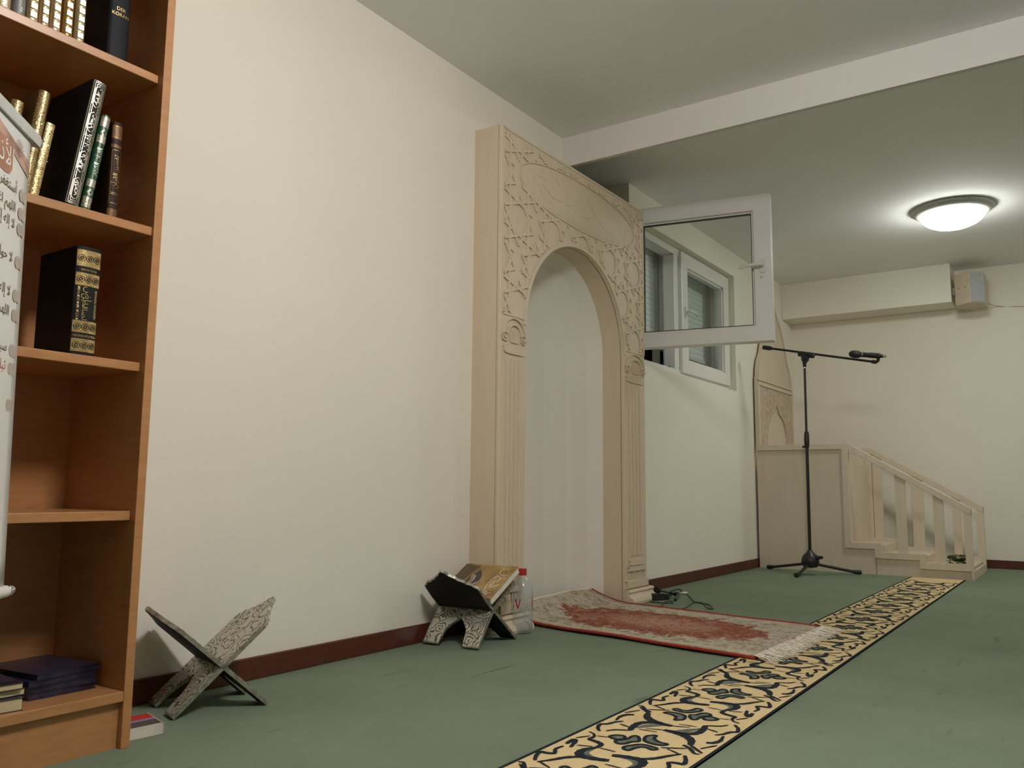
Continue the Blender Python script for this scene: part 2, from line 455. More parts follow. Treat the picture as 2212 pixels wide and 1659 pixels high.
for q in ((.1045, z0+.0965, .1085, z1-.1025), (L-.1125, z0+.0965, L-.1085, z1-.1025), (.1085, z0+.0965, L-.1125, z0+.1005), (.1085, z1-.1065, L-.1125, z1-.1025)):
    sl.plate([(q[0], q[1]), (q[2], q[1]), (q[2], q[3]), (q[0], q[3])], fm, -.012, .013)
sl.build('seal', M['black_plastic'], osash)
B().plate([(.1, z0+.092), (L-.1, z0+.092), (L-.1, z1-.098), (.1, z1-.098)], fm, -.004, .002).build('pane', M['glass'], osash)
handle(osash, fm(L-.05, 1.852, .036), -U, (0, 0, 1), N)
B().lathe([(.010, 0), (.010, .012), (.004, .014)], fm(L-.055, 1.795, .036), 16, N).build('screw_cap', M['white_plastic'], osash, smooth=True)
B().box((-.118, 5.186, WZ0+.058), (-.085, 5.2045, WZ0+.076)).build('striker_plate', M['chrome'], win, bevel=.002)
hg = B()
for z in (1.52, 2.16): hg.tube([(-.052, 4.432, z), (-.052, 4.432, z+.07)], .009, 12)
hg.build('hinge', M['white_plastic'], osash, smooth=True)
# roller shutter slats outside, lowered almost to the sill
shut = NT('perforated_shutter_slat'); v = shut.coord('Object', (1, 1, 1))
sep = shut.add('ShaderNodeSeparateXYZ'); shut.link(v, sep.inputs[0])
fy = shut.math('FRACT', shut.math('MULTIPLY', sep.outputs['Y'], 32.0)); 
hole = shut.math('MULTIPLY', shut.math('LESS_THAN', fy, .30), shut.math('LESS_THAN', shut.math('ABSOLUTE', shut.math('SUBTRACT', sep.outputs['Z'], .0035)), .0022))
shut.base(shut.mix(hole, (.76, .80, .81), (.20, .21, .22))).set(.45)
mesh0 = None
nsl = 18
for i in range(nsl):
    zz = 1.585+i*.0385
    if mesh0 is None:
        prof = [(-.004, -.0008), (.0006, .0004), (.0016, .006), (.0020, .019), (.0016, .032), (.0006, .0377), (-.004, .0384), (-.004, .019)]
        o = B().plate(prof, lambda u, v, t: (-.215+u, t, zz+v), 4.43, 6.20).build('shutter_slat', shut.m, win, loc=(0, 0, zz))
        o.location = (0, 0, zz); mesh0 = o
    else:
        o = mesh0.copy(); COL.objects.link(o); o.location = (0, 0, zz); o.parent = win
B().box((-.225, 4.43, 1.560), (-.200, 6.20, 1.585)).build('shutter_bottom_bar', M['shutter'], win)
gr = B()
for y in (4.42, 5.215, 6.160): gr.box((-.235, y, 1.34), (-.192, y+.035, 2.30))
gr.build('shutter_rail', M['grey_plastic'], win)
B().box((-.52, 4.36, 1.315), (-.150, 6.25, 1.352)).build('outer_sill', M['white_plastic'], win)
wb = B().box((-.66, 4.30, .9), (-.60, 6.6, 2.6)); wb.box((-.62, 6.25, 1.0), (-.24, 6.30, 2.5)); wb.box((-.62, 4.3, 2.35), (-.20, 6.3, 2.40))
wb.build('night_backdrop', M['night'], win)  # added dark navy panels, their colour stands in for the night outside

# ------------------------------------------------------------------ mihrab (prayer niche)
XM = .150
YL, YR, YA, YBR, ZTOP = 2.870, 4.288, 3.070, 4.028, 2.205
AC, AR, AZ, ARZ = (YA+YBR)/2, (YBR-YA)/2, 1.325, .468
mih = thing('mihrab', (XM, AC, 0), 'carved beige prayer niche with a round arch against the left wall', 'prayer niche')
arch = [(AC+AR*cos(a), AZ+ARZ*sin(a)) for a in [pi-i*pi/40 for i in range(41)]]
face = lambda u, v, t: (XM+t, u, v)
outer = [(YL, 0), (YA, 0)] + arch + [(YBR, 0), (YR, 0), (YR, ZTOP), (YL, ZTOP)]
B().plate(outer, face, -.022, 0).build('front_panel', M['mihrab'], mih, bevel=.006)
sd = B()
sd.box((.0, YL, 0), (XM-.022, YL+.02, ZTOP)); sd.box((0, YR-.02, 0), (XM-.022, YR, ZTOP)); sd.box((0, YL+.02, ZTOP-.02), (XM-.022, YR-.02, ZTOP))
sd.build('side_panel', M['mihrab'], mih)
# intrados: legs + arch, about 13 cm deep
path = [(YA, 0)]+arch+[(YBR, 0)]
intr = B(); n = len(path)
V = []; Fs = []
for (u, v) in path:
    for x in (XM-.021, .02): V.append((x, u, v))
Fs = [(2*i, 2*i+1, 2*i+3, 2*i+2) for i in range(n-1)]
V2 = []
for (u, v) in path:
    k = 1.022
    for x in (XM-.022, .02): V2.append((x, AC+(u-AC)*k, AZ+(v-AZ)*k if v > AZ else v))
o_ = len(V); V += V2
Fs += [(o_+2*i, o_+2*i+2, o_+2*i+3, o_+2*i+1) for i in range(n-1)]
Fs += [(2*i+1, o_+2*i+1, o_+2*i+3, 2*i+3) for i in range(n-1)]
intr._add(V, Fs); intr.build('arch_reveal', M['mihrab'], mih, smooth=True)
# white curved back of the niche
bk = B(); V = []; K = 4
prof = [(YA, 0.0), (YA, .45), (YA, .9)]+arch+[(YBR, .9), (YBR, .45), (YBR, 0.0)]
for (u, v) in prof:
    for j in range(K+1):
        a = pi/2*j/K; r = cos(a); x = .02-.21*sin(a)
        V.append((x, AC+(u-AC)*r, v if v <= AZ else AZ+(v-AZ)*(r if j < K else 0)))
n = len(prof)
Fs = [(i*(K+1)+j, i*(K+1)+j+1, (i+1)*(K+1)+j+1, (i+1)*(K+1)+j) for i in range(n-1) for j in range(K)]
bk._add(V, Fs); bk.build('niche_back', M['white_wall'], mih)

# raised strapwork lattice of ten-pointed stars (clipped to arch, oval and border)
OVC, OVA, OVB = (3.583, 2.020), .560, .122
def inside(u, v):
    if not (YL+.018 < u < YR-.016 and 1.362 < v < ZTOP-.028): return False
    if v > AZ and ((u-AC)/(AR+.030))**2+((v-AZ)/(ARZ+.030))**2 < 1: return False
    if v <= AZ+.02 and YA-.012 < u < YBR+.012: return False
    du, dv = u-OVC[0], v-OVC[1]
    if (abs(du)/(OVA+.012))**2.3+(abs(dv)/(OVB+.012))**2.3 < 1: return False
    return True
LAT = .122
def star_segments():
    """straps of a ten-fold star pattern: decagons in a rhombic lattice, two straps leaving each edge midpoint"""
    a = LAT; segs = []
    for i in range(-2, 8):
        for j in range(-3, 6):
            for h in (0, 1):
                cx, cz = 3.0+(i+h*.5)*.2893, 1.405+(j+h*.5)*.395
                for k in range(10):
                    n_ = radians(18+36*k); m_ = (cx+a*cos(n_), cz+a*sin(n_))
                    for sg in (-1, 1):
                        d = n_+pi+sg*radians(36)
                        segs.append((m_, (m_[0]+cos(d)*a*.815, m_[1]+sin(d)*a*.815), .0066+.00018*((2*k+(sg > 0)) % 10)))
    return segs
lat = B()
for (p, q, th_) in star_segments():
    n = 22; run = []
    for k in range(n+2):
        w_ = (p[0]+(q[0]-p[0])*k/n, p[1]+(q[1]-p[1])*k/n)
        if k <= n and inside(*w_): run.append(w_)
        else:
            if len(run) > 1: lat.ribbon([run[0], run[-1]], .0115, face, 0, th_)
            run = []
lat.build('star_lattice', M['mihrab'], mih, kind='stuff', fix=False)
# border fillets round the lattice
bdr = B()
bdr.ribbon([(YL+.010, ZTOP-.012), (YR-.010, ZTOP-.012)], .012, face, 0, .004)
for u in (YL+.012, YR-.010): bdr.ribbon([(u, 1.352), (u, ZTOP-.012)], .008, face, 0, .004)
bdr.ribbon([(YL+.012, 1.352), (YA-.006, 1.352)], .008, face, 0, .004)
bdr.ribbon([(YBR+.018, 1.352), (YR-.012, 1.352)], .008, face, 0, .004)
ap = [(AC+(AR+.012)*cos(a), AZ+(ARZ+.012)*sin(a)) for a in [pi-i*pi/40 for i in range(41)]]
bdr.ribbon(ap, .020, face, 0, .005)
bdr.build('border_fillet', M['mihrab'], mih)
# oval cartouche: lens-shaped boss with a thin rim and a few incised strokes
V = []; rings = 8; seg = 64
sup = lambda a, k: (OVC[0]+k*OVA*math.copysign(abs(cos(a))**.87, cos(a)), OVC[1]+k*OVB*math.copysign(abs(sin(a))**.87, sin(a)))
for i in range(rings+1):
    k = i/rings
    for j in range(seg):
        u, v = sup(2*pi*j/seg, max(k, .001)); V.append((XM+.001+.014*(1-k**2)+.003*(k < 1), u, v))
Fs = [(i*seg+j, i*seg+(j+1) % seg, (i+1)*seg+(j+1) % seg, (i+1)*seg+j) for i in range(rings) for j in range(seg)]
ov = B()._add(V, Fs)
ov.ribbon([sup(2*pi*j/seg, 1.03) for j in range(seg+1)], .006, face, 0, .005)
ovo = ov.build('oval_cartouche', M['mihrab'], mih, smooth=True)
def boss(u, v, t):
    k = min(1, sqrt(((u-OVC[0])/OVA)**2+((v-OVC[1])/OVB)**2)); return (XM+.004+.014*(1-k*k)+t, u, v)
cs = B()
for pts in ([(3.11, 2.03), (3.16, 2.055), (3.22, 2.05)], [(3.15, 2.01), (3.20, 1.965), (3.28, 1.955)], [(3.19, 2.02), (3.27, 1.985), (3.36, 1.985), (3.40, 2.02)],
            [(3.38, 1.98), (3.47, 2.00), (3.52, 2.05)], [(3.60, 2.06), (3.72, 1.985), (3.86, 1.955), (3.97, 1.965), (4.00, 1.99)], [(3.55, 1.965), (3.63, 1.975), (3.68, 2.01)],
            [(3.30, 2.08), (3.34, 2.06)], [(4.03, 2.02), (4.05, 1.99), (4.02, 1.975)], [(3.18, 2.085), (3.20, 2.095), (3.21, 2.08)]):
    cs.ribbon(spline(pts, 5), .006, boss, 0, .002)
cs.build('carved_strokes', M['mihrab'], ovo)
def pilaster(u0, u1):
    c = (u0+u1)/2; w_ = (u1-u0)
    cap = B()
    k = w_*.43
    for rr in (1.0, .62):
        cap.ribbon([(c+k*rr*cos(a), 1.262+.075*rr*1.05*sin(a)) for a in [pi-i*pi/18 for i in range(19)]], .008, face, 0, .009)
    for sg in (-1, 1):
        sp = [(c+sg*(k*.84)+(.027-.0019*i)*cos(i*.8)*sg, 1.256+(.027-.0019*i)*sin(-i*.8)) for i in range(14)]
        cap.ribbon(sp, .006, face, 0, .009)
    for i in range(-3, 4):
        cap.ribbon([(c+i*w_*.042, 1.230), (c+i*w_*.080, 1.294)], .007, face, 0, .006)
    cap.plate(closed([(c-k*.9, 1.200), (c-k*.86, 1.184), (c-k*.5, 1.180), (c+k*.5, 1.180), (c+k*.86, 1.184), (c+k*.9, 1.200), (c+k*.82, 1.214), (c-k*.82, 1.214)], 4), face, 0, .007)
    for i in range(12):
        x = c-k*.72+i*k*1.44/11
        cap.box((XM, x-.003, 1.214), (XM+.005, x+.003, 1.220))
    cap.build('capital', M['mihrab'], mih, bevel=.0015)
    for i in range(4):
        x = c+(i-1.5)*w_*.16
        B().ribbon([(x, .245), (x, 1.160)], w_*.085, face, 0, .006).build('flute', M['mihrab'], mih, bevel=.002)
    for (za, zb, kk, th) in ((.196, .222, .62, .009), (.166, .190, .74, .012), (.080, .118, .95, .012)):
        base = B(); base.plate(closed([(c-w_*.5*kk, za+.004), (c-w_*.5*kk+.006, za), (c+w_*.5*kk-.006, za), (c+w_*.5*kk, za+.004), (c+w_*.5*kk, zb-.004), (c+w_*.5*kk-.006, zb), (c-w_*.5*kk+.006, zb), (c-w_*.5*kk, zb-.004)], 2), face, 0, th); base.build('base_cushion', M['mihrab'], mih, bevel=.002)
    base = B()
    for i in range(7):
        x = c-w_*.34+i*w_*.68/6
        base.box((XM, x-.005, .128), (XM+.006, x+.005, .158))
    base.build('base_beading', M['mihrab'], mih, kind='stuff'); base = B()
    e0, e1 = u0-.004, u1+.004
    prof = [(0, 0), (.050, 0), (.052, .014), (.046, .030), (.026, .040), (.020, .052), (.028, .062), (.022, .072), (0, .074)]
    base.plate([(p_[0], p_[1]) for p_ in prof], lambda u, v, t: (XM+u, t, v), e0, e1+ (.03 if u1 > 4 else 0))
    base.build('column_base', M['mihrab'], mih, bevel=.002)
pilaster(YL+.005, YA); pilaster(YBR, YR)

# ------------------------------------------------------------------ minbar (stepped pulpit)
NB, FB = 6.575, 7.42
mb = thing('minbar', (.76, (NB+FB)/2, 0), 'beige wooden stepped pulpit with slatted hand rails in the far corner', 'pulpit')
def mb_side(y, s):
    """s = +1: outer face looks towards -y"""
    pl = lambda u, v, t: (u, y+s*(.045-t), v)      # t=0.045 at the outer face
    body = B().plate([(.02, 0), (1.485, 0), (1.485, .085), (1.19, .085), (1.19, .14), (.895, .14), (.895, .205), (.69, .205), (.69, .94), (.02, .94)], pl, .010, .030)
    body.build('side_panel', M['minbar'], mb)
    B().plate([(.875, 0), (.878, 0), (.878, .118), (.875, .118)], pl, .0296, .0306).build('panel_joint', M['baseboard'], mb)
    st = B()
    def bar(pts): st.plate(pts, pl, .006, .045)
    bar([(.02, .912), (.711, .912), (.711, .955), (.02, .955)])
    bar([(.665, .182), (.711, .182), (.711, .912), (.665, .912)])
    bar([(.711, .182), (.917, .182), (.917, .225), (.711, .225)])
    bar([(.872, .119), (.917, .119), (.917, .182), (.872, .182)])
    bar([(.917, .119), (1.208, .119), (1.208, .162), (.917, .162)])
    bar([(1.166, .060), (1.208, .060), (1.208, .119), (1.166, .119)])
    bar([(1.208, .060), (1.502, .060), (1.502, .106), (1.208, .106)])
    st.build('stringer', M['minbar'], mb, bevel=.002)
    B().plate([(.711, .905), (.711, .955), (1.502, .490), (1.502, .440)], pl, .006, .045).build('hand_rail', M['minbar'], mb, bevel=.002)
    B().plate([(1.456, .106), (1.502, .106), (1.502, .478), (1.456, .465)], pl, .008, .043).build('post', M['minbar'], mb, bevel=.002)
    for (b0, b1) in (((1.024, 1.091), (1.268, 1.332)) if s > 0 else ((.716, .786), (1.004, 1.086), (1.290, 1.345))):
        zt = lambda x: .925-(x-.711)*.588
        zb = .215 if b1 < .9 else .150 if b1 < 1.166 else .095
        B().plate([(b0, zb), (b1, zb), (b1, zt(b1)), (b0, zt(b0))], pl, .012, .034).build('baluster', M['minbar'], mb, bevel=.002)
mb_side(NB, 1); mb_side(FB, -1)
steps = B()
steps.box((.05, NB+.03, 0), (.690, FB-.03, .80)); steps.box((.690, NB+.03, 0), (.892, FB-.03, .198))
steps.box((.892, NB+.03, 0), (1.186, FB-.03, .136)); steps.box((1.186, NB+.03, 0), (1.480, FB-.03, .078))
steps.build('step_block', M['minbar'], mb)
B().box((1.486, NB, 0), (1.502, FB, .060)).build('front_riser', M['minbar'], mb, bevel=.002)
# carved back board with pointed head
BX = .045
bf = lambda u, v, t: (BX+t, u, v)
ogee = [(6.600, 1.500), (6.605, 1.56), (6.635, 1.64), (6.70, 1.72), (6.74, 1.80), (6.79, 1.90), (6.87, 2.01), (6.97, 2.10), (7.06, 2.21)]
ogee = spline(ogee, 4); ogr = [(14.12-p[0], p[1]) for p in reversed(ogee)]
B().plate([(6.585, .94), (7.535, .94), (7.535, 1.505)] + [p for p in reversed(ogee+ogr[1:])] + [(6.585, 1.505)], bf, -.030, -.008).build('back_board', M['minbar'], mb, bevel=.002)
inner = spline([(6.795, .965), (6.80, 1.06), (6.835, 1.13), (6.90, 1.20), (7.0, 1.245), (7.06, 1.32)], 4)
inr = [(14.12-p[0], p[1]) for p in reversed(inner)]
t = NT('carved_beige_wood'); v = t.coord(); nz = t.noise(v, 26, 3, .6, 1.2)
t.base(t.ramp(nz, [(.40, (.44, .335, .25)), (.60, (.62, .50, .38))])).set(.6).bump(nz, .9, .012)
B().plate([(6.625, .95)] + inner + inr[1:] + [(7.495, .95), (7.495, 1.435), (6.625, 1.435)], bf, -.008, .004).build('carved_panel', t.m, mb)
tr = B(); tr.box((BX-.008, 6.585, 1.440), (BX+.008, 7.535, 1.470)); tr.box((BX-.008, 6.585, 1.482), (BX+.004, 7.535, 1.505))
tr.ribbon([(p[0]+.02, p[1]) for p in ogee] , .022, bf, -.008, .003); tr.ribbon([(p[0]-.02, p[1]) for p in ogr], .022, bf, -.008, .003)
tr.box((BX-.008, 6.585, .955), (BX+.004, 6.625, 1.440)); tr.box((BX-.008, 7.495, .955), (BX+.004, 7.535, 1.440))
tr.build('board_moulding', M['minbar'], mb)
# folded cloth bag on the lowest step
t = NT('green_yellow_print_bag'); v = t.coord(); nz = t.noise(v, 40, 2, .5, .8)
t.base(t.ramp(nz, [(.42, (.030, .040, .010)), (.55, (.05, .06, .016)), (.60, (.42, .36, .15)), (.7, (.50, .46, .30))])).set(.6)
bag = B()
for (cx, cy, a, bb_, h, z) in ((1.368, 6.70, .088, .060, .040, .0782), (1.392, 6.745, .074, .050, .036, .118)):
    ring = []; V = []
    for i in range(7):
        th = pi*i/6
        for j in range(20):
            ph = 2*pi*j/20
            wob = 1+.10*sin(3*ph+i)+.06*sin(7*ph)
            V.append((cx+a*wob*cos(ph)*max(.02, sin(th))**.5, cy+bb_*wob*sin(ph)*max(.02, sin(th))**.5, z+h/2*(1-cos(th))*(1+.2*sin(2*ph))))
    bag._add(V, [(i*20+j, i*20+(j+1) % 20, (i+1)*20+(j+1) % 20, (i+1)*20+j) for i in range(6) for j in range(20)]+[tuple(reversed(range(20))), tuple(120+j for j in range(20))])
tag(bag.build('folded_bag', t.m, loc=(1.37, 6.70, .078), smooth=True), 'crumpled dark green and yellow bag lying on the pulpit\'s lowest step', 'bag')

# ------------------------------------------------------------------ wall loudspeaker and its cable
plan = [(1.502, 7.385), (1.600, 7.455), (1.600, 7.64), (1.49, 7.72), (1.385, 7.61), (1.385, 7.475)]
sp = thing('loudspeaker', (1.49, 7.55, 2.09), 'beige and grey boxy loudspeaker fixed at the end of the ceiling soffit', 'loudspeaker')
B().plate(plan, lambda u, v, t: (u, v, t), 2.092, 2.340).build('cabinet', M['spk'] if 'spk' in M else flat('beige_speaker_case', (.60, .50, .38), .5), sp, bevel=.006)
d = Vector((.098, .070, 0)).normalized(); nn = Vector((d.y, -d.x, 0))
gf = frame((1.502, 7.385, 2.092), d, (0, 0, 1), nn)
t = NT('grey_speaker_grille'); v = t.coord(); vo = t.add('ShaderNodeTexVoronoi'); vo.inputs['Scale'].default_value = 260; t.link(v, vo.inputs['Vector'])
t.base(t.ramp(vo.outputs['Distance'], [(.3, (.50, .52, .54)), (.6, (.34, .36, .37))])).set(.5)
B().plate([(.004, .006), (.116, .006), (.116, .242), (.004, .242)], gf, 0, .006).build('grille', t.m, sp, bevel=.003)
gl = frame((1.385, 7.475, 2.092), Vector((.117, -.09, 0)).normalized(), (0, 0, 1), Vector((-.09, -.117, 0)).normalized())
for u in (.045, .105): B().lathe([(.004, 0), (.004, .002), (0, .0025)], gl(u, .135, 0), 10, Vector((-.09, -.117, 0))).build('screw', M['black_plastic'], sp)
B().box((1.362, 7.56, 2.20), (1.385, 7.62, 2.26)).build('bracket', M['grey_plastic'], sp)
cb = B().tube(spline([(1.603, 7.63, 2.115), (1.68, YB-.006, 2.105), (1.85, YB-.004, 2.085), (2.2, YB-.004, 2.06), (2.7, YB-.004, 2.06)], 6), .003, 8)
tag(cb.build('speaker_cable', flat('beige_cable', (.40, .33, .18), .6), loc=(1.603, 7.63, 2.115)), 'thin beige cable along the back wall from the loudspeaker', 'cable')

# ------------------------------------------------------------------ microphone stand + microphone
sx, sy = .50, 6.25
ms = thing('microphone_stand', (sx, sy, 0), 'black boom microphone stand in front of the pulpit', 'microphone stand')
BM = M['black_metal']
B().lathe([(.017, .05), (.050, .058), (.062, .085), (.060, .115), (.046, .142), (.026, .158), (.019, .172), (.013, .176)], (sx, sy, 0), 28).build('hub', M['black_plastic'], ms, smooth=True)
B().tube([(sx+.045, sy-.02, .125), (sx+.095, sy-.035, .13)], [.016, .010], 12).build('locking_knob', M['black_plastic'], ms, smooth=True)
for (fx, fy) in ((.112, 6.505), (.785, 6.505), (.47, 5.985)):
    dx, dy = fx-sx, fy-sy; l = math.hypot(dx, dy); ux, uy = dx/l, dy/l
    lg = B().tube([(sx+ux*.035, sy+uy*.035, .078), (sx+ux*(l-.05), sy+uy*(l-.05), .020)], .0105, 12).build('leg', BM, ms, smooth=True)
    B().tube([(sx+ux*(l-.055), sy+uy*(l-.055), .021), (sx+ux*(l-.01), sy+uy*(l-.01), .0165), (sx+ux*l, sy+uy*l, .0165)], [.0135, .0160, .0150], 14).build('rubber_foot', M['black_plastic'], lg, smooth=True)
B().tube([(sx, sy, .17), (sx+.004, sy, .93)], .0115, 14).build('lower_pole', BM, ms, smooth=True)
B().tube([(sx+.004, sy, .905), (sx+.004, sy, .925), (sx+.004, sy, .96), (sx+.005, sy, 1.005), (sx+.005, sy, 1.03)], [.013, .0175, .0195, .0185, .0135], 18).build('clutch', M['black_plastic'], ms, smooth=True)
B().tube([(sx+.004, sy, 1.0), (sx+.008, sy, 1.525)], .0085, 14).build('upper_pole', BM, ms, smooth=True)
B().tube([(sx-.006, sy, .918), (sx-.028, sy, .918)], [.006, .008], 10).build('clutch_screw', M['black_plastic'], ms, smooth=True)
B().lathe([(.0115, 1.499), (.0115, 1.506)], (sx+.008, sy, 0), 16).build('collar', M['chrome'], ms, smooth=True)
j = Vector((sx+.016, sy, 1.600))
bl, br = Vector((.262, sy, 1.668)), Vector((.985, sy, 1.508))
bd_ = (br-bl).normalized()
jt = B().tube([(sx+.008, sy, 1.505), (sx+.008, sy, 1.535), (sx+.012, sy, 1.56), (j.x, sy, 1.585)], [.012, .014, .028, .030], 16)
jt.tube([j-bd_*.052, j-bd_*.045, j+bd_*.06, j+bd_*.068], [.016, .021, .021, .013], 16)
jt.tube([j+Vector((0, -.035, 0)), j+Vector((0, .04, 0))], [.017, .022], 14)
jt.build('boom_joint', M['black_plastic'], ms, smooth=True)
B().tube([bl, br], .0085, 12).build('boom', BM, ms, smooth=True)
B().tube([bl-bd_*.062, bl-bd_*.058, bl-bd_*.01, bl+bd_*.012], [.012, .0165, .0165, .011], 14).build('counterweight', M['black_plastic'], ms, smooth=True)
cl = B().tube([br-bd_*.012, br+bd_*.02], [.013, .013], 12)
cl.tube([br+bd_*.014, br+bd_*.03+Vector((0, 0, .012)), br+Vector((.035, 0, .034))], [.012, .011, .012], 12)
mL, mR = Vector((.815, sy-.005, 1.580)), Vector((1.062, sy-.005, 1.541))
md_ = (mR-mL).normalized()
cl.tube([mR-md_*.105, mR-md_*.035], [.0195, .0195], 16)
cl.build('microphone_clip', M['black_plastic'], ms, smooth=True)
mic = thing('microphone', mR, 'black handheld microphone clipped to the end of the boom stand', 'microphone')
B().tube([mR-md_*.165, mR-md_*.15, mR-md_*.03, mR-md_*.012], [.0175, .0185, .0145, .0125], 18).build('body', M['black_plastic'], mic, smooth=True)
hd = [(.0185, .0), (.026, .012), (.0275, .032), (.026, .055), (.020, .070), (.010, .079), (0, .081)]
t = NT('dark_wire_mesh'); v = t.coord(); vo = t.add('ShaderNodeTexVoronoi'); vo.inputs['Scale'].default_value = 420; t.link(v, vo.inputs['Vector'])
t.base((.018, .018, .018)).set(.4, .4).bump(vo.outputs['Distance'], .8, .002)
B().lathe(hd, mR-md_*.162, 24, -md_).build('windscreen', t.m, mic, smooth=True)
B().lathe([(.0195, -.002), (.0195, .006)], mR-md_*.150, 20, md_).build('ring', flat('green_grey_ring', (.12, .16, .15), .4), mic, smooth=True)
B().tube([mR-md_*.014, mR+md_*.010, mR+md_*.012], [.0105, .0105, .008], 14).build('connector', M['chrome'], mic, smooth=True)

# ------------------------------------------------------------------ runner with scrolling flower border
RX0, RX1, RY0, RY1 = 1.112, 1.452, -1.6, 6.535
t = NT('cream_runner_pile'); v = t.coord(); nz = t.noise(v, 6, 3); fn = t.noise(v, 300, 2)
t.base(t.mix(t.math('MULTIPLY', fn, .35), t.ramp(nz, [(.3, (.66, .505, .27)), (.7, (.73, .575, .33))]), (.45, .33, .16))).set(.95, spec=.1).bump(fn, .5, .003)
run = thing('carpet_runner', ((RX0+RX1)/2, 2.4, 0), 'cream runner with dark blue scrolling flowers across the green carpet', 'runner')
B().box((RX0, RY0, .0005), (RX1, RY1, .004)).build('pile', t.m, run)
t = NT('navy_pile'); v = t.coord(); fn = t.noise(v, 300, 2); t.base(t.ramp(fn, [(.3, (.010, .013, .018)), (.7, (.028, .034, .040))])).set(.95, spec=.1); NAVY = t.m
t = NT('grey_green_pile'); v = t.coord(); fn = t.noise(v, 90, 3); t.base(t.ramp(fn, [(.3, (.085, .105, .085)), (.7, (.17, .19, .15))])).set(.95, spec=.1); GG = t.m
ed = B()
for x in (RX0+.004, RX1-.004): ed.box((x-.004, RY0, .0005), (x+.004, RY1, .0052))
ed.build('edge_line', NAVY, run)
cA, cB = (1.2689, 2.1732), (1.2747, 2.4731)
cC = (1.2816, 2.7626)
MAB = ((cA[0]+cB[0])/2, (cA[1]+cB[1])/2); MBC = ((cB[0]+cC[0])/2, (cB[1]+cC[1])/2)
PA = [[(1.216, 2.1999), (1.2205, 2.2149), (1.2391, 2.2074), (1.2539, 2.2136), (1.261, 2.2332), (1.2647, 2.2506), (1.2785, 2.2462), (1.2836, 2.2308), (1.2732, 2.2089), (1.2589, 2.1917), (1.2372, 2.1917)],
      [(1.2106, 2.1532), (1.2163, 2.1696), (1.2368, 2.1726), (1.256, 2.1682), (1.2699, 2.1557), (1.2783, 2.1261), (1.2716, 2.1123), (1.2615, 2.1066), (1.2565, 2.1277), (1.2458, 2.1424), (1.2284, 2.1524)],
      [(1.2752, 2.1733), (1.2868, 2.1864), (1.294, 2.2103), (1.3055, 2.2188), (1.3207, 2.207), (1.3182, 2.1868), (1.3067, 2.1738), (1.3052, 2.1415), (1.2928, 2.1412)],
      [(1.3115, 2.1774), (1.32, 2.1927), (1.3488, 2.1826), (1.3445, 2.1618), (1.3243, 2.1557)]]
AB = [([(1.1328, 2.4723), (1.1516, 2.4624), (1.1637, 2.442), (1.1639, 2.4189), (1.1768, 2.4137), (1.1974, 2.4065), (1.2098, 2.3934), (1.2094, 2.369)], (.004, .012)),
      ([(1.2094, 2.369), (1.1952, 2.3422), (1.1966, 2.3145), (1.2121, 2.2968), (1.246, 2.2964), (1.278, 2.305)], (.012, .017)),
      ([(1.1541, 2.203), (1.1733, 2.2353), (1.1904, 2.2683), (1.2154, 2.292)], (.005, .011)),
      ([(1.282, 2.2781), (1.3266, 2.2742)], (.003, .003)), ([(1.1635, 2.359), (1.1988, 2.3721)], (.0035, .0035)), ([(1.1657, 2.4517), (1.1939, 2.4587)], (.003, .003)),
      ([(1.1438, 2.2103), (1.1286, 2.2399), (1.1228, 2.267), (1.1395, 2.2689), (1.1525, 2.2786), (1.139, 2.3058), (1.1421, 2.3353)], (.009, .007)),
      ([(1.1383, 2.3546), (1.1359, 2.3923), (1.1479, 2.3786), (1.1599, 2.3376)], (.010, .008)), ([(1.1329, 2.4074), (1.1529, 2.4421)], (.004, .004)),
      ([(1.1196, 2.1794), (1.1323, 2.1818), (1.1546, 2.1544), (1.1779, 2.1383)], (.004, .009)), ([(1.1612, 2.1593), (1.1878, 2.1742), (1.2126, 2.1878)], (.004, .004)), ([(1.1592, 2.2067), (1.1978, 2.1864)], (.004, .003))]
BC = [([(1.1303, 2.7607), (1.1497, 2.7438), (1.1771, 2.7183)], (.004, .007)),
      ([(1.1771, 2.7183), (1.1879, 2.6856), (1.2113, 2.6593), (1.2488, 2.6435), (1.2787, 2.6405)], (.014, .016)), ([(1.2787, 2.6405), (1.321, 2.6559)], (.004, .003)),
      ([(1.1643, 2.5019), (1.1774, 2.5238), (1.2091, 2.5415)], (.004, .006)), ([(1.2091, 2.5415), (1.2003, 2.5869), (1.2033, 2.6209), (1.2253, 2.6412), (1.2537, 2.6433)], (.014, .012)),
      ([(1.1628, 2.579), (1.1973, 2.5659)], (.004, .004)), ([(1.2217, 2.5655), (1.2704, 2.5691)], (.003, .003)),
      ([(1.1513, 2.4922), (1.134, 2.516), (1.1249, 2.5468), (1.1379, 2.5605), (1.1465, 2.5886), (1.1599, 2.6052)], (.008, .007)),
      ([(1.1395, 2.6029), (1.1321, 2.6437), (1.1396, 2.6697), (1.1543, 2.6779)], (.006, .011)), ([(1.1242, 2.6828), (1.147, 2.7305)], (.004, .004))]
GAB = [(1.2039, 2.3500), (1.2120, 2.3581), (1.2141, 2.3291), (1.2343, 2.312), (1.2519, 2.3088), (1.2224, 2.2993), (1.2050, 2.3192)]
GBC = [(1.2090, 2.5700), (1.2160, 2.6080), (1.232, 2.632), (1.2572, 2.6333), (1.2417, 2.6051), (1.225, 2.5850)]
PER = 2*(cB[1]-cA[1])*.985
nv, gv = B(), B()
xc = (RX0+RX1)/2
def top(u, v, t): return (u+(xc-1.2775), v, t)
def rot(c): return lambda p: (2*c[0]-p[0], 2*c[1]-p[1])
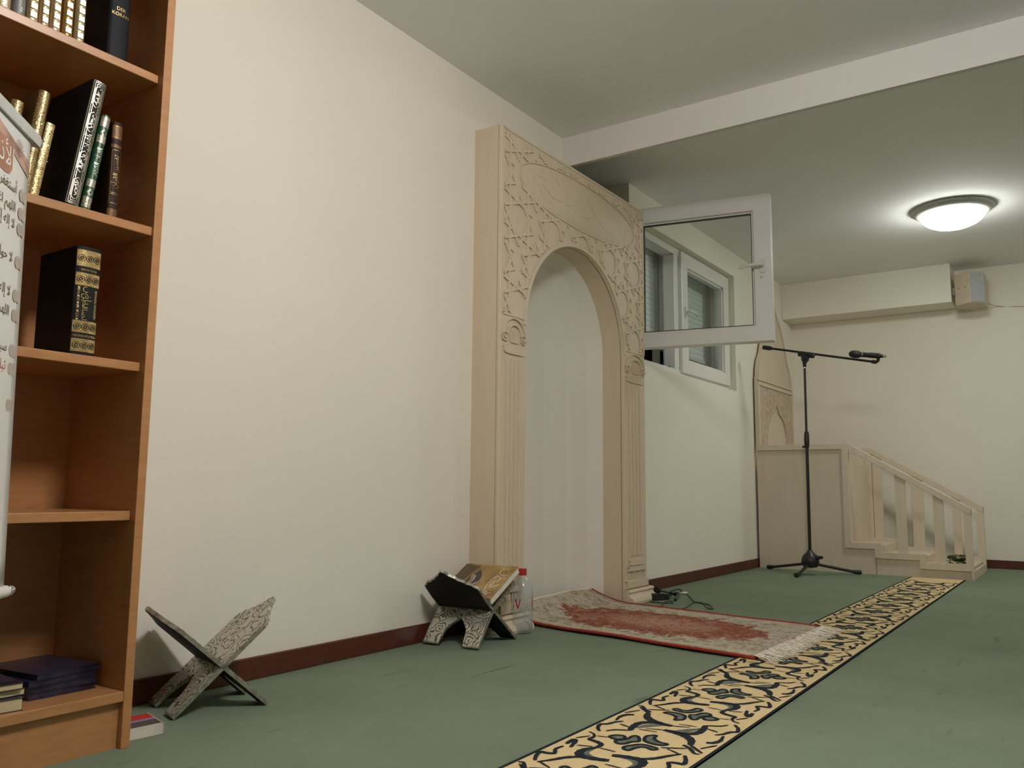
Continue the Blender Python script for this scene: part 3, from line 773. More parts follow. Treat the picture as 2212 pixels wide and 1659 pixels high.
def stroke(pts, w_):
    q = spline(pts, 5); n = len(q); ws = []
    for i in range(n):
        k = i/(n-1); b_ = w_[0]+(w_[1]-w_[0])*k
        ws.append(1.30*b_*(.60+.55*sin(pi*min(1, max(0, k*.9+.05)))) * (1+.10*((i*7) % 3-1)))
    nv.ribbon(q, ws, top, None, .0054)
idf = lambda p: p
flowers = []
for fn_ in (idf, rot(MAB)):
    fl_n, fl_g = B(), B(); flowers.append((fl_n, fl_g))
    for pl_ in PA:
        q = closed([fn_(p) for p in pl_], 4)
        fl_g.sheet(q, top, .0046)
        fl_n.ribbon(q+[q[0]], .0092, top, None, .0054)
for lst, ctr in ((AB, MAB), (BC, MBC)):
    for fn_ in (idf, rot(ctr)):
        for pts, w_ in lst: stroke([fn_(p) for p in pts], w_)
for gl_, ctr in ((GAB, MAB), (GBC, MBC)):
    for fn_ in (idf, rot(ctr)): gv.sheet(closed([fn_(p) for p in gl_], 4), top, .0046)
built = None
for k in range(-5, 9):
    if cA[1]+k*PER-.09 < RY0 or cC[1]+k*PER+.02 > RY1: continue
    if built is None:
        built = [nv.build('scroll_vine', NAVY, run, fix=False, kind='stuff'), gv.build('vine_shading', GG, run, fix=False, kind='stuff')]
        for fn_, fg_ in flowers:
            fo = fn_.build('flower_motif', NAVY, run, fix=False); built.append(fo)
            go = fg_.build('petal_fill', GG, fo, fix=False, label='grey green petals')
        for o in built: o.location = (0, k*PER, 0)
    else:
        for o in built:
            c1 = o.copy(); COL.objects.link(c1); c1.parent = run; c1.location = (0, k*PER, 0)
            for ch in o.children:
                c2 = ch.copy(); COL.objects.link(c2); c2.parent = c1

# ------------------------------------------------------------------ prayer rug
rc = [Vector((.190, 3.145)), Vector((1.165, 2.998)), Vector((1.222, 3.838)), Vector((.205, 3.972))]
LEN = 1.24
t = NT('prayer_rug_pile'); uvn = t.add('ShaderNodeUVMap'); sepn = t.add('ShaderNodeSeparateXYZ'); t.link(uvn.outputs[0], sepn.inputs[0])
ux_, uy_ = sepn.outputs['X'], sepn.outputs['Y']
ov_ = t.coord(); fine = t.noise(ov_, 75, 3, .7, 1.0); mid = t.noise(ov_, 22, 3, .6, .6)
ay = t.math('ABSOLUTE', t.math('SUBTRACT', uy_, .5)); ax = t.math('ABSOLUTE', t.math('SUBTRACT', ux_, .50))
edge = t.math('ADD', t.math('ADD', t.math('MULTIPLY', ay, 1.30), t.math('MULTIPLY', t.math('POWER', t.math('MULTIPLY', ax, 2.0), 3.0), .62)), t.math('MULTIPLY', t.math('SUBTRACT', mid, .5), .50))
fld = t.ramp(edge, [(.39, (1, 1, 1)), (.45, (0, 0, 0))])
redc = t.ramp(fine, [(.36, (.13, .024, .016)), (.48, (.24, .058, .038)), (.60, (.34, .16, .10)), (.68, (.26, .075, .05))])
cen = t.math('ADD', t.math('POWER', t.math('MULTIPLY', ax, 3.4), 2.0), t.math('POWER', t.math('MULTIPLY', ay, 4.2), 2.0))
redc = t.mix(t.ramp(cen, [(.0, (.75, .75, .75)), (.8, (0, 0, 0))]), redc, t.ramp(fine, [(.40, (.30, .09, .06)), (.58, (.55, .36, .27))]))
redc = t.mix(t.ramp(mid, [(.52, (0, 0, 0)), (.60, (.6, .6, .6))]), redc, (.38, .27, .18))
tanc = t.ramp(t.math('ADD', t.math('MULTIPLY', fine, .6), t.math('MULTIPLY', mid, .4)), [(.38, (.19, .155, .10)), (.48, (.37, .315, .23)), (.58, (.54, .48, .38)), (.66, (.33, .26, .17))])
c = t.mix(fld, tanc, redc)
bandf = t.ramp(ay, [(.405, (0, 0, 0)), (.415, (1, 1, 1)), (.43, (1, 1, 1)), (.44, (0, 0, 0))])
c = t.mix(t.math('MULTIPLY', bandf, .5), c, (.60, .52, .40))
t.base(c).set(.9, spec=.15).bump(fine, .5, .004)
def rug_pt(a, b, h=0):
    """a along the length from the niche (0) to the room (1), b across"""
    s = a*LEN-.245
    p0 = rc[0]+(rc[1]-rc[0])*(s/.985); p1 = rc[3]+(rc[2]-rc[3])*(s/1.02)
    p = p0+(p1-p0)*b
    lift = 0
    if s < 0:
        k = -s/.245; lift = .062*k**1.7*(1-.45*abs(b-.75))
    wave = .0020*sin(a*17+b*5)+.0016*sin(b*19+a*4)
    p = p+Vector((0, .006*sin(a*14)))*(1-2*b)
    return Vector((p.x, p.y, .0135+lift+wave*.6+h))
rug = thing('prayer_rug', (.7, 3.5, 0), 'red and beige fringed prayer rug in front of the niche, its end curled up inside', 'prayer rug')
na, nb = 60, 36
V = [rug_pt(i/na, j/nb) for i in range(na+1) for j in range(nb+1)]
nV = len(V); V += [p-Vector((0, 0, .005)) for p in V]
q = lambda i, j: i*(nb+1)+j
Fs = [(q(i, j), q(i+1, j), q(i+1, j+1), q(i, j+1)) for i in range(na) for j in range(nb)]
Fs += [tuple(nV+k for k in reversed(f_)) for f_ in Fs]
for i in range(na):
    for j in (0, nb): Fs.append((q(i, j), q(i+1, j), nV+q(i+1, j), nV+q(i, j)))
for j in range(nb):
    for i in (0, na): Fs.append((q(i, j), q(i, j+1), nV+q(i, j+1), nV+q(i, j)))
ro = B()._add(V, Fs).build('pile', t.m, rug, smooth=True, fix=False)
uv = ro.data.uv_layers.new(name='UVMap')
for lp in ro.data.loops:
    k = lp.vertex_index % nV; uv.data[lp.index].uv = ((k//(nb+1))/na, (k % (nb+1))/nb)
bnd = B()
for b_ in (0.0, 1.0): bnd.tube([rug_pt(i/na, b_, -.001) for i in range(na+1)], .0062, 8)
bnd.tube([rug_pt(1.0, j/nb, -.001) for j in range(nb+1)], .0058, 8)
bnd.build('red_binding', M['red_binding'], rug, smooth=True)
fr = B()
for end in (0, 1):
    for k in range(420):
        b_ = (k+random.random())/420; p = rug_pt(float(end), b_)
        dirv = (rug_pt(1, b_)-rug_pt(.97, b_)).normalized() if end else (rug_pt(0, b_)-rug_pt(.03, b_)).normalized()
        side = Vector((-dirv.y, dirv.x, 0)); ln = random.uniform(.065, .115) if end else random.uniform(.03, .055)
        sw = random.uniform(-.5, .5); pts = []
        for m_ in range(4):
            kk = m_/3
            pt = p+dirv*ln*kk*(1-.2*abs(sw))+side*(sw*ln*kk*kk)
            if end: pt.z = .0075*(1-kk)+.0060+random.uniform(0, .007)
            else: pt.z = max(.004, pt.z-.025*kk*kk)
            pts.append(pt)
        fr.tube(pts, [.0016, .0016, .0014, .0008], 3, caps=False)
fr.build('fringe', M['cloth_white'], rug, kind='stuff', fix=False, label='loose white fringe')

# ------------------------------------------------------------------ folding book stands (crossed carved boards)
def rehal(name, label, B0, e, n, w_, z_off, line1, line2, corner, apex):
    """line1/line2: (s,z) polylines of the two boards from foot to tip, in the plane spanned by e and up"""
    B0, e, n = Vector(B0), Vector(e).normalized(), Vector(n).normalized()
    r = thing(name, B0+e*.13+n*w_/2, label, 'book stand')
    r.location.z = 0; OFF[r.name] = Vector(r.location)
    lw = w_*.27
    ah = apex-corner
    top_ = [(w_, corner), (w_*.985, corner+.10*ah), (w_*.93, corner+.17*ah), (w_*.915, corner+.27*ah), (w_*.82, corner+.34*ah), (w_*.80, corner+.42*ah), (w_*.70, corner+.54*ah), (w_*.685, corner+.62*ah), (w_*.59, corner+.78*ah), (w_*.545, corner+.94*ah), (w_*.5, apex)]
    top_ = top_+[(w_-p[0], p[1]) for p in reversed(top_[:-1])]
    notch = [(w_-lw, 0), (w_-lw-.004, .030), (w_-lw*1.15, .065), (w_-lw*1.5, .095), (w_*.5, .118)]
    notch = notch+[(w_-p[0], p[1]) for p in reversed(notch[:-1])]
    outline = [(0, 0)]+[p for p in reversed(notch)]+[(w_, 0)]+top_
    cuts = [('v', .02+.02*i) for i in range(23)]
    for idx, ln in enumerate((line1, line2)):
        P_ = [Vector(p) for p in ln]; d_ = [0]
        for i in range(1, len(P_)): d_.append(d_[-1]+(P_[i]-P_[i-1]).length)
        def at(v):
            for i in range(len(P_)-1):
                if v <= d_[i+1] or i == len(P_)-2:
                    k = (v-d_[i])/(d_[i+1]-d_[i]); return P_[i]+(P_[i+1]-P_[i])*k
        def mp(u, v, t, at=at):
            p = at(v); dd = (at(v+.004)-at(max(0, v-.004))).normalized()
            nr = Vector((-dd.y, dd.x)); nr = nr if nr.y > 0 else -nr
            return B0+e*(p.x+nr.x*t)+n*u+Vector((0, 0, 1))*(p.y+nr.y*t+z_off)
        pn = B().plate(outline, mp, -.012, -.0015, cuts=cuts).build('board', M['silver_edge'], r, label='carved silver board')
        ins = [(w_/2+(p[0]-w_/2)*.955, .004+p[1]*.982) for p in outline]
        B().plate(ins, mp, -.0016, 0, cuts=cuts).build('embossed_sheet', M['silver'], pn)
        B().plate(ins, mp, -.0135, -.0119, cuts=cuts).build('underside', M['black_leather'], pn, label='black underside')
    return r
c41 = (cos(radians(41.5)), sin(radians(41.5)))
rehal('book_stand', 'empty silver embossed folding book stand beside the bookshelf', (.218, 1.340, 0), (.285, .959, 0), (-.959, .285, 0), .208, .010,
      [(0, 0), (.45*c41[0], .45*c41[1])], [(.262, 0), (.262-.45*c41[0], .45*c41[1])], .316, .408)
S2e, S2n, S2B = Vector((-.077, .997, 0)).normalized(), Vector((-.997, -.077, 0)).normalized(), Vector((.291, 2.551, 0))
rehal('book_stand', 'silver folding book stand with a golden book, near the mihrab', S2B, S2e, S2n, .252, .011,
      [(0, 0), (.052, .067), (.104, .123), (.17, .163), (.26, .207), (.40, .275)], [(.292, 0), (.20, .068), (.122, .124), (.060, .172), (.005, .224), (-.10, .318)], .352, .455)
# golden book lying on that stand
fx = Vector((.078, .148)); dcv = Vector((.222, .108)).normalized(); nr = Vector((-dcv.y, dcv.x))
def bkmap(u, v, t):
    s_ = fx.x+dcv.x*v+nr.x*t; z_ = fx.y+.011+dcv.y*v+nr.y*t
    return S2B+S2e*s_+S2n*(u-.012)+Vector((0, 0, z_))
gbk = thing('golden_book', S2B+S2e*.2+S2n*.12+Vector((0, 0, .20)), 'golden brown paperback with white calligraphy lying on the book stand', 'book')
BWd, BLn, BTh = .246, .236, .027
t = NT('golden_cover_print'); v = t.coord(); nz = t.noise(v, 9, 4, .65, .5)
t.base(t.ramp(nz, [(.32, (.15, .085, .03)), (.5, (.34, .215, .07)), (.68, (.46, .33, .13))])).set(.35)
GOLDC = t.m
cv = B().plate([(0, 0), (BWd, 0), (BWd, BLn), (0, BLn)], bkmap, BTh-.0015, BTh); cv.plate([(0, 0), (BWd, 0), (BWd, BLn), (0, BLn)], bkmap, 0, .0015)
cv.plate([(BWd-.0015, 0), (BWd, 0), (BWd, BLn), (BWd-.0015, BLn)], bkmap, .0015, BTh-.0015)
cvo = cv.build('cover', GOLDC, gbk)
B().plate([(.002, .002), (BWd-.002, .002), (BWd-.002, BLn-.002), (.002, BLn-.002)], bkmap, .0015, BTh-.0015).build('page_block', M['paper'], gbk)
# calligraphy strokes (traced as a stack of loops, bars and dots)
cg = B()
def K(px, py):   # crop px -> cover coordinates through the quad corners of the cover
    P00, P10, P01, P11 = (1055, 800), (560, 470), (1440, 305), (715, 215)
    u, v_ = .3, .5
    for _ in range(25):
        x = P00[0]*(1-u)*(1-v_)+P10[0]*u*(1-v_)+P01[0]*(1-u)*v_+P11[0]*u*v_-px
        y = P00[1]*(1-u)*(1-v_)+P10[1]*u*(1-v_)+P01[1]*(1-u)*v_+P11[1]*u*v_-py
        a = (P10[0]-P00[0])*(1-v_)+(P11[0]-P01[0])*v_; b = (P01[0]-P00[0])*(1-u)+(P11[0]-P10[0])*u
        c_ = (P10[1]-P00[1])*(1-v_)+(P11[1]-P01[1])*v_; d_ = (P01[1]-P00[1])*(1-u)+(P11[1]-P10[1])*u
        det = a*d_-b*c_
        u -= (x*d_-y*b)/det; v_ -= (a*y-c_*x)/det
    return (u*BWd, v_*BLn)
pr = B().sheet([K(*p) for p in ((716, 218), (860, 250), (940, 258), (850, 320), (790, 385), (720, 425), (640, 440), (566, 470))], bkmap, BTh+.0002)
pr.build('printed_shadow', flat('dark_brown_print', (.10, .060, .03), .4), cvo)
pr = B().sheet(closed([K(*p) for p in ((945, 312), (972, 390), (940, 470), (880, 545), (800, 545), (700, 505), (760, 440), (850, 352), (900, 335))], 4), bkmap, BTh+.0003)
pr.build('printed_silhouette', flat('dark_grey_print', (.050, .050, .045), .4), cvo)
pr = B()
for p0, p1, p2 in (((862, 350), (850, 420), (800, 492)), ((885, 352), (872, 430), (812, 490)), ((902, 372), (880, 430), (822, 488)), ((942, 466), (880, 480), (800, 496)), ((930, 482), (870, 492), (800, 502)), ((720, 512), (790, 540), (850, 590))):
    pr.ribbon(spline([K(*p0), K(*p1), K(*p2)], 5), .0042, bkmap, None, BTh+.0005)
pr.build('printed_book_pages', flat('pinkish_print', (.55, .43, .32), .4), cvo, kind='stuff')
for pts in ([(1260, 330), (1215, 350), (1197, 390), (1215, 422), (1250, 420)], [(1220, 437), (1290, 437)], [(1190, 425), (1140, 438), (1090, 480), (1045, 540), (1020, 600), (1015, 620)],
            [(1120, 480), (1160, 440), (1195, 455), (1195, 490), (1160, 525), (1140, 500)], [(1200, 488), (1260, 488)], [(1075, 545), (1105, 500), (1125, 520), (1095, 560), (1068, 555), (1085, 580), (1180, 578)],
            [(1045, 600), (1165, 600)], [(1015, 632), (1037, 655), (1015, 676), (997, 655), (1015, 632)], [(965, 690), (1078, 690)]):
    cg.ribbon(spline([K(*p) for p in pts], 5), .0030, bkmap, None, BTh+.0005)
for p in ((1297, 345), (1312, 380), (960, 660), (1070, 640), (1165, 410), (1243, 392), (1120, 630)):
    k = K(*p); cg.ribbon([(k[0]-.0022, k[1]), (k[0]+.0022, k[1])], .0044, bkmap, None, BTh+.0005)
cg.build('cover_calligraphy', flat('white_print', (.80, .74, .58), .4), cvo)

# ------------------------------------------------------------------ water bottle
bx_, by_ = .197, 2.985
bt = thing('water_bottle', (bx_, by_, 0), 'clear plastic bottle with a red cap behind the golden book', 'bottle')
PET = clear('clear_pet', (.96, .97, .975), .45, .10, .10)
prof = [(.012, .006), (.030, .002), (.040, .004), (.0445, .014), (.0450, .040), (.0430, .048), (.0455, .056), (.0455, .088), (.0435, .094), (.0455, .100), (.0455, .128), (.0440, .134), (.0460, .142), (.0460, .165), (.043, .185), (.034, .208), (.022, .224), (.0150, .232), (.0140, .246)]
prof = [(r_*1.0, h_) for r_, h_ in prof]
inn = [(max(.0, r_-.0008), h_+.0004) for r_, h_ in reversed(prof)]
B().lathe(prof+inn, (bx_, by_, 0), 40).build('shell', PET, bt, smooth=True)
t = NT('water'); t.m = clear('water', (.86, .90, .93), .5, .03)
B().lathe([(.0, .008), (.030, .005), (.0385, .007), (.0432, .016), (.0438, .038), (0, .038)], (bx_, by_, 0), 32).build('water', t.m, bt, smooth=True)
RED = flat('red_plastic', (.42, .018, .016), .35)
B().lathe([(.0175, .236), (.0180, .240), (.0178, .258), (.0165, .263), (0, .264)], (bx_, by_, 0), 28).build('cap', RED, bt, smooth=True)
dirc = Vector((CAM.x-bx_, CAM.y-by_, 0)); a0_ = atan2(dirc.y, dirc.x)
lab = lambda u, v, t_: (bx_+(.0462+t_)*cos(a0_+u/.0462), by_+(.0462+t_)*sin(a0_+u/.0462), v)
lb = B()
lb.ribbon([(-.042, .100), (-.042, .122)], .0042, lab, None, .0004)
lb.ribbon([(-.030, .142), (-.019, .104)], .0050, lab, None, .0004); lb.ribbon([(-.019, .104), (-.008, .142)], .0038, lab, None, .0004)
lb.ribbon([(.050, .105), (.050, .150)], .004, lab, None, .0004)
lb.build('label_print', RED, bt, kind='stuff')

# ------------------------------------------------------------------ small microphone on the carpet beside the niche
sm = thing('ball_microphone', (.22, 4.33, 0), 'small black ball microphone with battery pack on the carpet by the mihrab', 'microphone')
B().plate(closed([(-.052, 0), (.050, 0), (.056, .012), (.046, .030), (-.044, .034), (-.056, .020)], 3), frame((.215, 4.30, .002), Vector((.45, .89, 0)).normalized(), (0, 0, 1), Vector((.89, -.45, 0)).normalized()), -.018, .018).build('pack', M['black_plastic'], sm, bevel=.003)
V = [(.0195*cos(a), .0195*sin(a)) for a in [-pi/2+pi*i/14 for i in range(15)]]
B().lathe([(abs(r_), h_) for r_, h_ in V], (.185, 4.345, .047), 24).build('windscreen', flat('foam_black', (.014, .010, .009), .9, bump=.6, bs=500), sm, smooth=True)
B().tube([(.195, 4.362, .042), (.22, 4.415, .030), (.232, 4.44, .026)], .005, 10).build('stem', M['black_plastic'], sm, smooth=True)
B().tube([(.226, 4.425, .028), (.240, 4.455, .022), (.262, 4.452, .017)], [.009, .014, .011], 12).build('clip_body', M['black_plastic'], sm, smooth=True)
B().tube([(.262, 4.452, .017), (.290, 4.36, .012), (.310, 4.30, .009)], [.008, .0075, .0075], 10).build('clip_jaw', M['black_plastic'], sm, smooth=True)
cab = B().tube([(p[0], p[1], z) for p, z in zip(spline([(.235, 4.43), (.125, 4.63), (.107, 4.81), (.19, 4.69), (.262, 4.586), (.395, 4.35), (.444, 4.308), (.502, 4.278), (.555, 4.20), (.587, 4.125), (.54, 4.17), (.454, 4.316), (.417, 4.287), (.458, 4.094), (.446, 3.997), (.383, 4.018), (.324, 4.099), (.286, 4.223), (.297, 4.271), (.336, 4.204), (.286, 4.184), (.219, 4.19), (.16, 4.30), (.150, 4.36), (.185, 4.36)], 6), [.02, .013]+[.0035]*200)], .0028, 8)
cbo = cab.build('microphone_cable', M['black_plastic'], loc=(.235, 4.43, 0), smooth=True)
tag(cbo, 'thin black looped cable with a white tag on the carpet by the mihrab', 'cable')
B().box((.205, 4.612, .003), (.235, 4.650, .012)).build('cable_tag', M['white_plastic'], cbo, bevel=.002)

# ------------------------------------------------------------------ bookshelf
SX, SYR, SYL, SH = .335, 1.158, .358, 2.02
bs = thing('bookshelf', (.17, .758, 0), 'tall beech bookshelf with open shelves against the left wall', 'bookshelf')
W_ = M['beech']
B().box((.002, SYR-.022, 0), (SX, SYR, SH)).build('side_panel', W_, bs, bevel=.0015)
B().box((.002, SYL, 0), (SX, SYL+.022, SH)).build('side_panel', W_, bs, bevel=.0015)
B().box((.002, SYL+.022, .08), (.008, SYR-.022, SH)).build('back_panel', W_, bs)
B().box((.008, SYL+.022, SH-.022), (SX, SYR-.022, SH)).build('top_panel', W_, bs, bevel=.0015)
SHZ = [(.105, .128, SX), (.516, .538, SX-.02), (.872, .894, SX-.02), (1.209, 1.231, SX-.006), (1.608, 1.630, SX-.02)]
for (za, zb, xf) in SHZ:
    B().box((.008, SYL+.0225, za), (xf, SYR-.0225, zb)).build('shelf', W_, bs, bevel=.002)
B().box((SX-.035, SYL+.0225, 0), (SX-.017, SYR-.0225, .105)).build('plinth', W_, bs)

# ------------------------------------------------------------------ books
def book(name, label, y0, th, z0, h, lean, mat, pages, depth=.17, xs=.312, bulge=.007, group=None, orn=None, text=None):
    """upright book, spine towards the room; leans by `lean` degrees about its near-left bottom edge"""
    a = radians(lean); ca, sa = cos(a), sin(a)
    zb = z0+.0005
    def tr(x, y, z): return (x, y0+y*ca+z*sa, zb+th*max(sa, 0)-y*sa+z*ca) if lean >= 0 else (x, y0+y*ca+z*sa, zb-y*sa+z*ca)
    r = thing(name, (xs-depth/2, y0+th/2, zb), label, 'book', group)
    spine = lambda u: xs-bulge*(1-max(0, 1-(2*u/th-1)**2)**.5)    # u in 0..th
    pts = [(xs-depth, 0), (xs-depth, .0022)] + [(xs-bulge-.001, .0022), (xs-bulge-.001, th-.0022)] + [(xs-depth, th-.0022), (xs-depth, th)]
    pts += [(spine(th*k/14), th*k/14) for k in range(14, -1, -1)]
    cv_ = B().plate(pts, lambda u, v, t: tr(u, v, t), 0, h).build('cover', mat, r, smooth=True)
    B().box((xs-depth+.004, .0024, .004), (xs-bulge-.0015, th-.0024, h-.004))
    pb = B()
    pb.plate([(xs-depth+.004, .0024), (xs-bulge-.0015, .0024), (xs-bulge-.0015, th-.0024), (xs-depth+.004, th-.0024)], lambda u, v, t: tr(u, v, t), .003, h-.004)
    pb.build('page_block', pages, r)
    sm_ = lambda u, v, t: tr(spine(u)+t, u, v)
    def band(za, zb_, m_, name_='spine_band', u0=.02, u1=.98):
        g_ = B(); n_ = 12
        V_ = [sm_(th*(u0+(u1-u0)*k/n_), z_, .0006) for z_ in (za, zb_) for k in range(n_+1)]
        g_._add(V_, [(k, k+1, n_+2+k, n_+1+k) for k in range(n_)]).build(name_, m_, cv_, smooth=True, fix=False)
    if orn: orn(band, sm_, cv_, th, h)
    return r, sm_, cv_
def lines(sm_, cv_, th, h, segs, w_, m_, name_='spine_lines', kind=None):
    g_ = B()
    for p, q_ in segs:
        n_ = 6; g_.ribbon([(p[0]+(q_[0]-p[0])*k/n_, p[1]+(q_[1]-p[1])*k/n_) for k in range(n_+1)], w_, sm_, None, .0011)
    g_.build(name_, m_, cv_, fix=False, kind=kind)
SH5, SH4, SH3, SH1 = 1.6305, 1.2315, .8945, .1285

# -- thick black and gold volume, standing alone (printed upside down)
def orn_riy(band, sm_, cv_, th, h):
    for za, zb_ in ((.006, .036), (.050, .078), (.160, .190), (.205, .244)):
        band(za, zb_, M['goldband'])
        lines(sm_, cv_, th, h, [((.001, za+.001), (th-.001, za+.001)), ((.001, zb_-.001), (th-.001, zb_-.001)), ((.001, za+.0045), (th-.001, za+.0045)), ((.001, zb_-.0045), (th-.001, zb_-.0045))], .0011, M['gold'], 'gold_line', 'stuff')
        g_ = B()
        for k in range(3):
            cu, cv2 = th*(.2+.3*k), (za+zb_)/2
            for rr in (.0075, .0040):
                g_.ribbon([(cu+rr*cos(a)*1.05, cv2+rr*sin(a)) for a in [i*pi/8 for i in range(17)]], .0012, sm_, None, .0012)
            g_.ribbon([(cu-.003, cv2), (cu, cv2+.003), (cu+.003, cv2), (cu, cv2-.003), (cu-.003, cv2)], .0012, sm_, None, .0012)
        g_.build('rosette', M['black_leather'], cv_, fix=False, kind='stuff')
    tx = B()
    flip = lambda u, v, t: sm_(th/2-u, v, .0012)
    put_text(tx, 'AN-NAWAWI', lambda u, v, t: flip(u, .043-v, t), .0088)
    put_text(tx, 'TURJUBAAN', lambda u, v, t: flip(u, .1975-v, t), .0066)
    put_text(tx, 'CABDULCASIIS XASAN YACQUUB', lambda u, v, t: sm_(th*.15+v, .119-u, .0012), .0072, sx=.74)
    put_text(tx, 'RIYAADU SAALIXIIN', lambda u, v, t: sm_(th*.85+v, .119-u, .0012), .0088, sx=.84)
    put_text(tx, arabic('رياض'), lambda u, v, t: sm_(th*.52+v, .133-u, .0012), .0230)
    put_text(tx, arabic('الصالحين'), lambda u, v, t: sm_(th*.42+v, .108-u, .0012), .0180)
    tx.build('spine_lettering', M['gold'], cv_, fix=False, kind='stuff')
M['goldband'] = filigree('worn_gold_band', (.52, .36, .15), (.24, .16, .06), 320, .9, .4)
book('book', 'thick black book with gold bands standing alone on the middle shelf', .967, .058, SH3, .252, 0, M['black_leather'], M['cream_pages'], .17, orn=orn_riy)

# -- second shelf from the top
def orn_big(band, sm_, cv_, th, h):
    band(.004, h-.004, M['silver_dark'], 'spine_field', .04, .96)
    m_ = .003; sg = []
    for e_ in (m_, m_+.0035, m_+.0075):
        sg += [((e_, e_), (th-e_, e_)), ((th-e_, e_), (th-e_, h-e_)), ((th-e_, h-e_), (e_, h-e_)), ((e_, h-e_), (e_, e_))]
    lines(sm_, cv_, th, h, sg, .0010, M['silver_ink'], 'silver_frame')
    g_ = B(); c_ = th/2
    for k, (za, zb_) in enumerate(((.014, .068), (.082, .136), (.186, .238), (.250, .306))):
        w2 = th*.26
        g_.ribbon([(c_-w2, za+.008), (c_, za), (c_+w2, za+.008), (c_+w2, zb_-.008), (c_, zb_), (c_-w2, zb_-.008), (c_-w2, za+.008)], .0011, sm_, None, .0012)
        rr = random.Random(k)
        for i in range(9):
            z_ = za+.012+(zb_-za-.024)*i/8
            pts = [(c_+w2*.75*rr.uniform(-1, 1), z_+rr.uniform(-.005, .005)) for _ in range(3)]
            g_.ribbon(spline(pts, 4), .0015, sm_, None, .0012)
    for z_ in (.075, .143, .179, .244):
        g_.ribbon([(c_-th*.26, z_-.004), (c_+th*.26, z_+.004)], .001, sm_, None, .0012); g_.ribbon([(c_-th*.26, z_+.004), (c_+th*.26, z_-.004)], .001, sm_, None, .0012)
    g_.build('silver_ornament', M['silver_ink'], cv_, fix=False, kind='stuff')
    tx = B(); put_text(tx, arabic('القرآن'), lambda u, v, t: sm_(c_-v, .161+u, .0013), .022, sx=.8)
    tx.build('spine_lettering', M['silver_ink'], cv_, fix=False, kind='stuff')
M['silver_dark'] = flat('dark_spine_field', (.022, .019, .016), .6, spec=.2)
book('book', 'tall black book with silver ornament leaning on the second shelf', .925, .0345, SH4, .320, 8.4, M['black_leather'], M['cream_pages'], .20, xs=.318, orn=orn_big)
def orn_green(band, sm_, cv_, th, h):
    for za, zb_ in ((.004, .030), (.056, .075), (.170, .190), (.212, .238)): band(za, zb_, M['fil_silver2'], 'silver_band', .05, .95)
    g_ = B(); c_ = th/2
    for zc in (.042, .197):
        for rr in (.009, .0055): g_.ribbon([(c_-rr*.8, zc), (c_, zc+rr), (c_+rr*.8, zc), (c_, zc-rr), (c_-rr*.8, zc)], .0013, sm_, None, .0012)
    g_.build('silver_diamond', M['silver_ink'], cv_, fix=False, kind='stuff')
    tx = B(); put_text(tx, arabic('القرآن الكريم'), lambda u, v, t: sm_(c_-v, .122+u, .0012), .0155, sx=.95)
    tx.build('spine_lettering', M['silver_ink'], cv_, fix=False, kind='stuff')
M['fil_silver2'] = filigree('silver_tracery_band', (.66, .60, .46), (.10, .08, .05), 220, .9, .35, .06)
M['green_leather'] = flat('dark_green_book_cloth', (.012, .070, .026), .35, var=.2)
book('book', 'green book with silver bands leaning between the tall black and the brown book', .9635, .0245, SH4, .243, 8.2, M['green_leather'], M['cream_pages'], .17, xs=.318, bulge=.010, orn=orn_green)
def orn_brown(band, sm_, cv_, th, h):
    for za, zb_ in ((.004, .022), (.174, .182), (.196, .230)): band(za, zb_, M['brownband'], 'spine_band')
    sg = []
    for za, zb_ in ((.036, .058), (.062, .168), (.200, .228)):
        sg += [((.003, za), (th-.003, za)), ((th-.003, za), (th-.003, zb_)), ((th-.003, zb_), (.003, zb_)), ((.003, zb_), (.003, za))]
    lines(sm_, cv_, th, h, sg, .0009, M['dim_gold'], 'gold_line', 'stuff')
    tx = B(); put_text(tx, arabic('تفسير القرآن'), lambda u, v, t: sm_(th*.5-v, .115+u, .0012), .0165)
    tx.build('spine_lettering', M['dim_gold'], cv_, fix=False, kind='stuff')
M['brownband'] = filigree('brown_gold_band', (.20, .10, .04), (.05, .02, .010), 300, .5, .45)
M['brown_leather'] = flat('dark_brown_book_cloth', (.030, .011, .007), .55, var=.2, spec=.25)
book('book', 'dark brown book standing upright at the right end of the second shelf', 1.029, .027, SH4, .238, 0, M['brown_leather'], M['cream_pages'], .17, xs=.312, orn=orn_brown)
M['gold_cloth'] = flat('gold_brown_book_cloth', (.20, .125, .05), .45, .3, var=.2)
def orn_gold(band, sm_, cv_, th, h):
    band(.004, h*.36, M['fil_gold'], 'gold_field', .03, .97); band(h*.40, h-.004, M['fil_gold'], 'gold_field', .03, .97)
    lines(sm_, cv_, th, h, [((.001, z_), (th-.001, z_)) for z_ in (.003, h*.37, h*.39, h-.003)], .0012, M['gold'], 'gold_line', 'stuff')
    tx = B(); put_text(tx, arabic('الكريم'), lambda u, v, t: sm_(th*.5-v, h*.60+u, .0013), .018)
    tx.build('spine_lettering', M['gold'], cv_, fix=False, kind='stuff')
book('book', 'gold patterned book leaning just right of the white wall chart', .8250, .0260, SH4, .243, 6.5, M['gold_cloth'], M['cream_pages'], .17, xs=.322, bulge=.011, orn=orn_gold)
book('book', 'shorter gold book with a framed spine leaning beside the taller gold one', .8530, .0205, SH4, .180, 8.0, M['gold_cloth'], M['cream_pages'], .15, xs=.308, bulge=.003, orn=orn_gold)
book('book', 'gold book whose grey top just shows above the rail of the wall chart', .782, .028, SH4, .205, 6.0, M['gold_cloth'], flat('grey_pages', (.22, .20, .19), .8), .17, xs=.308, bulge=.011, orn=orn_gold)

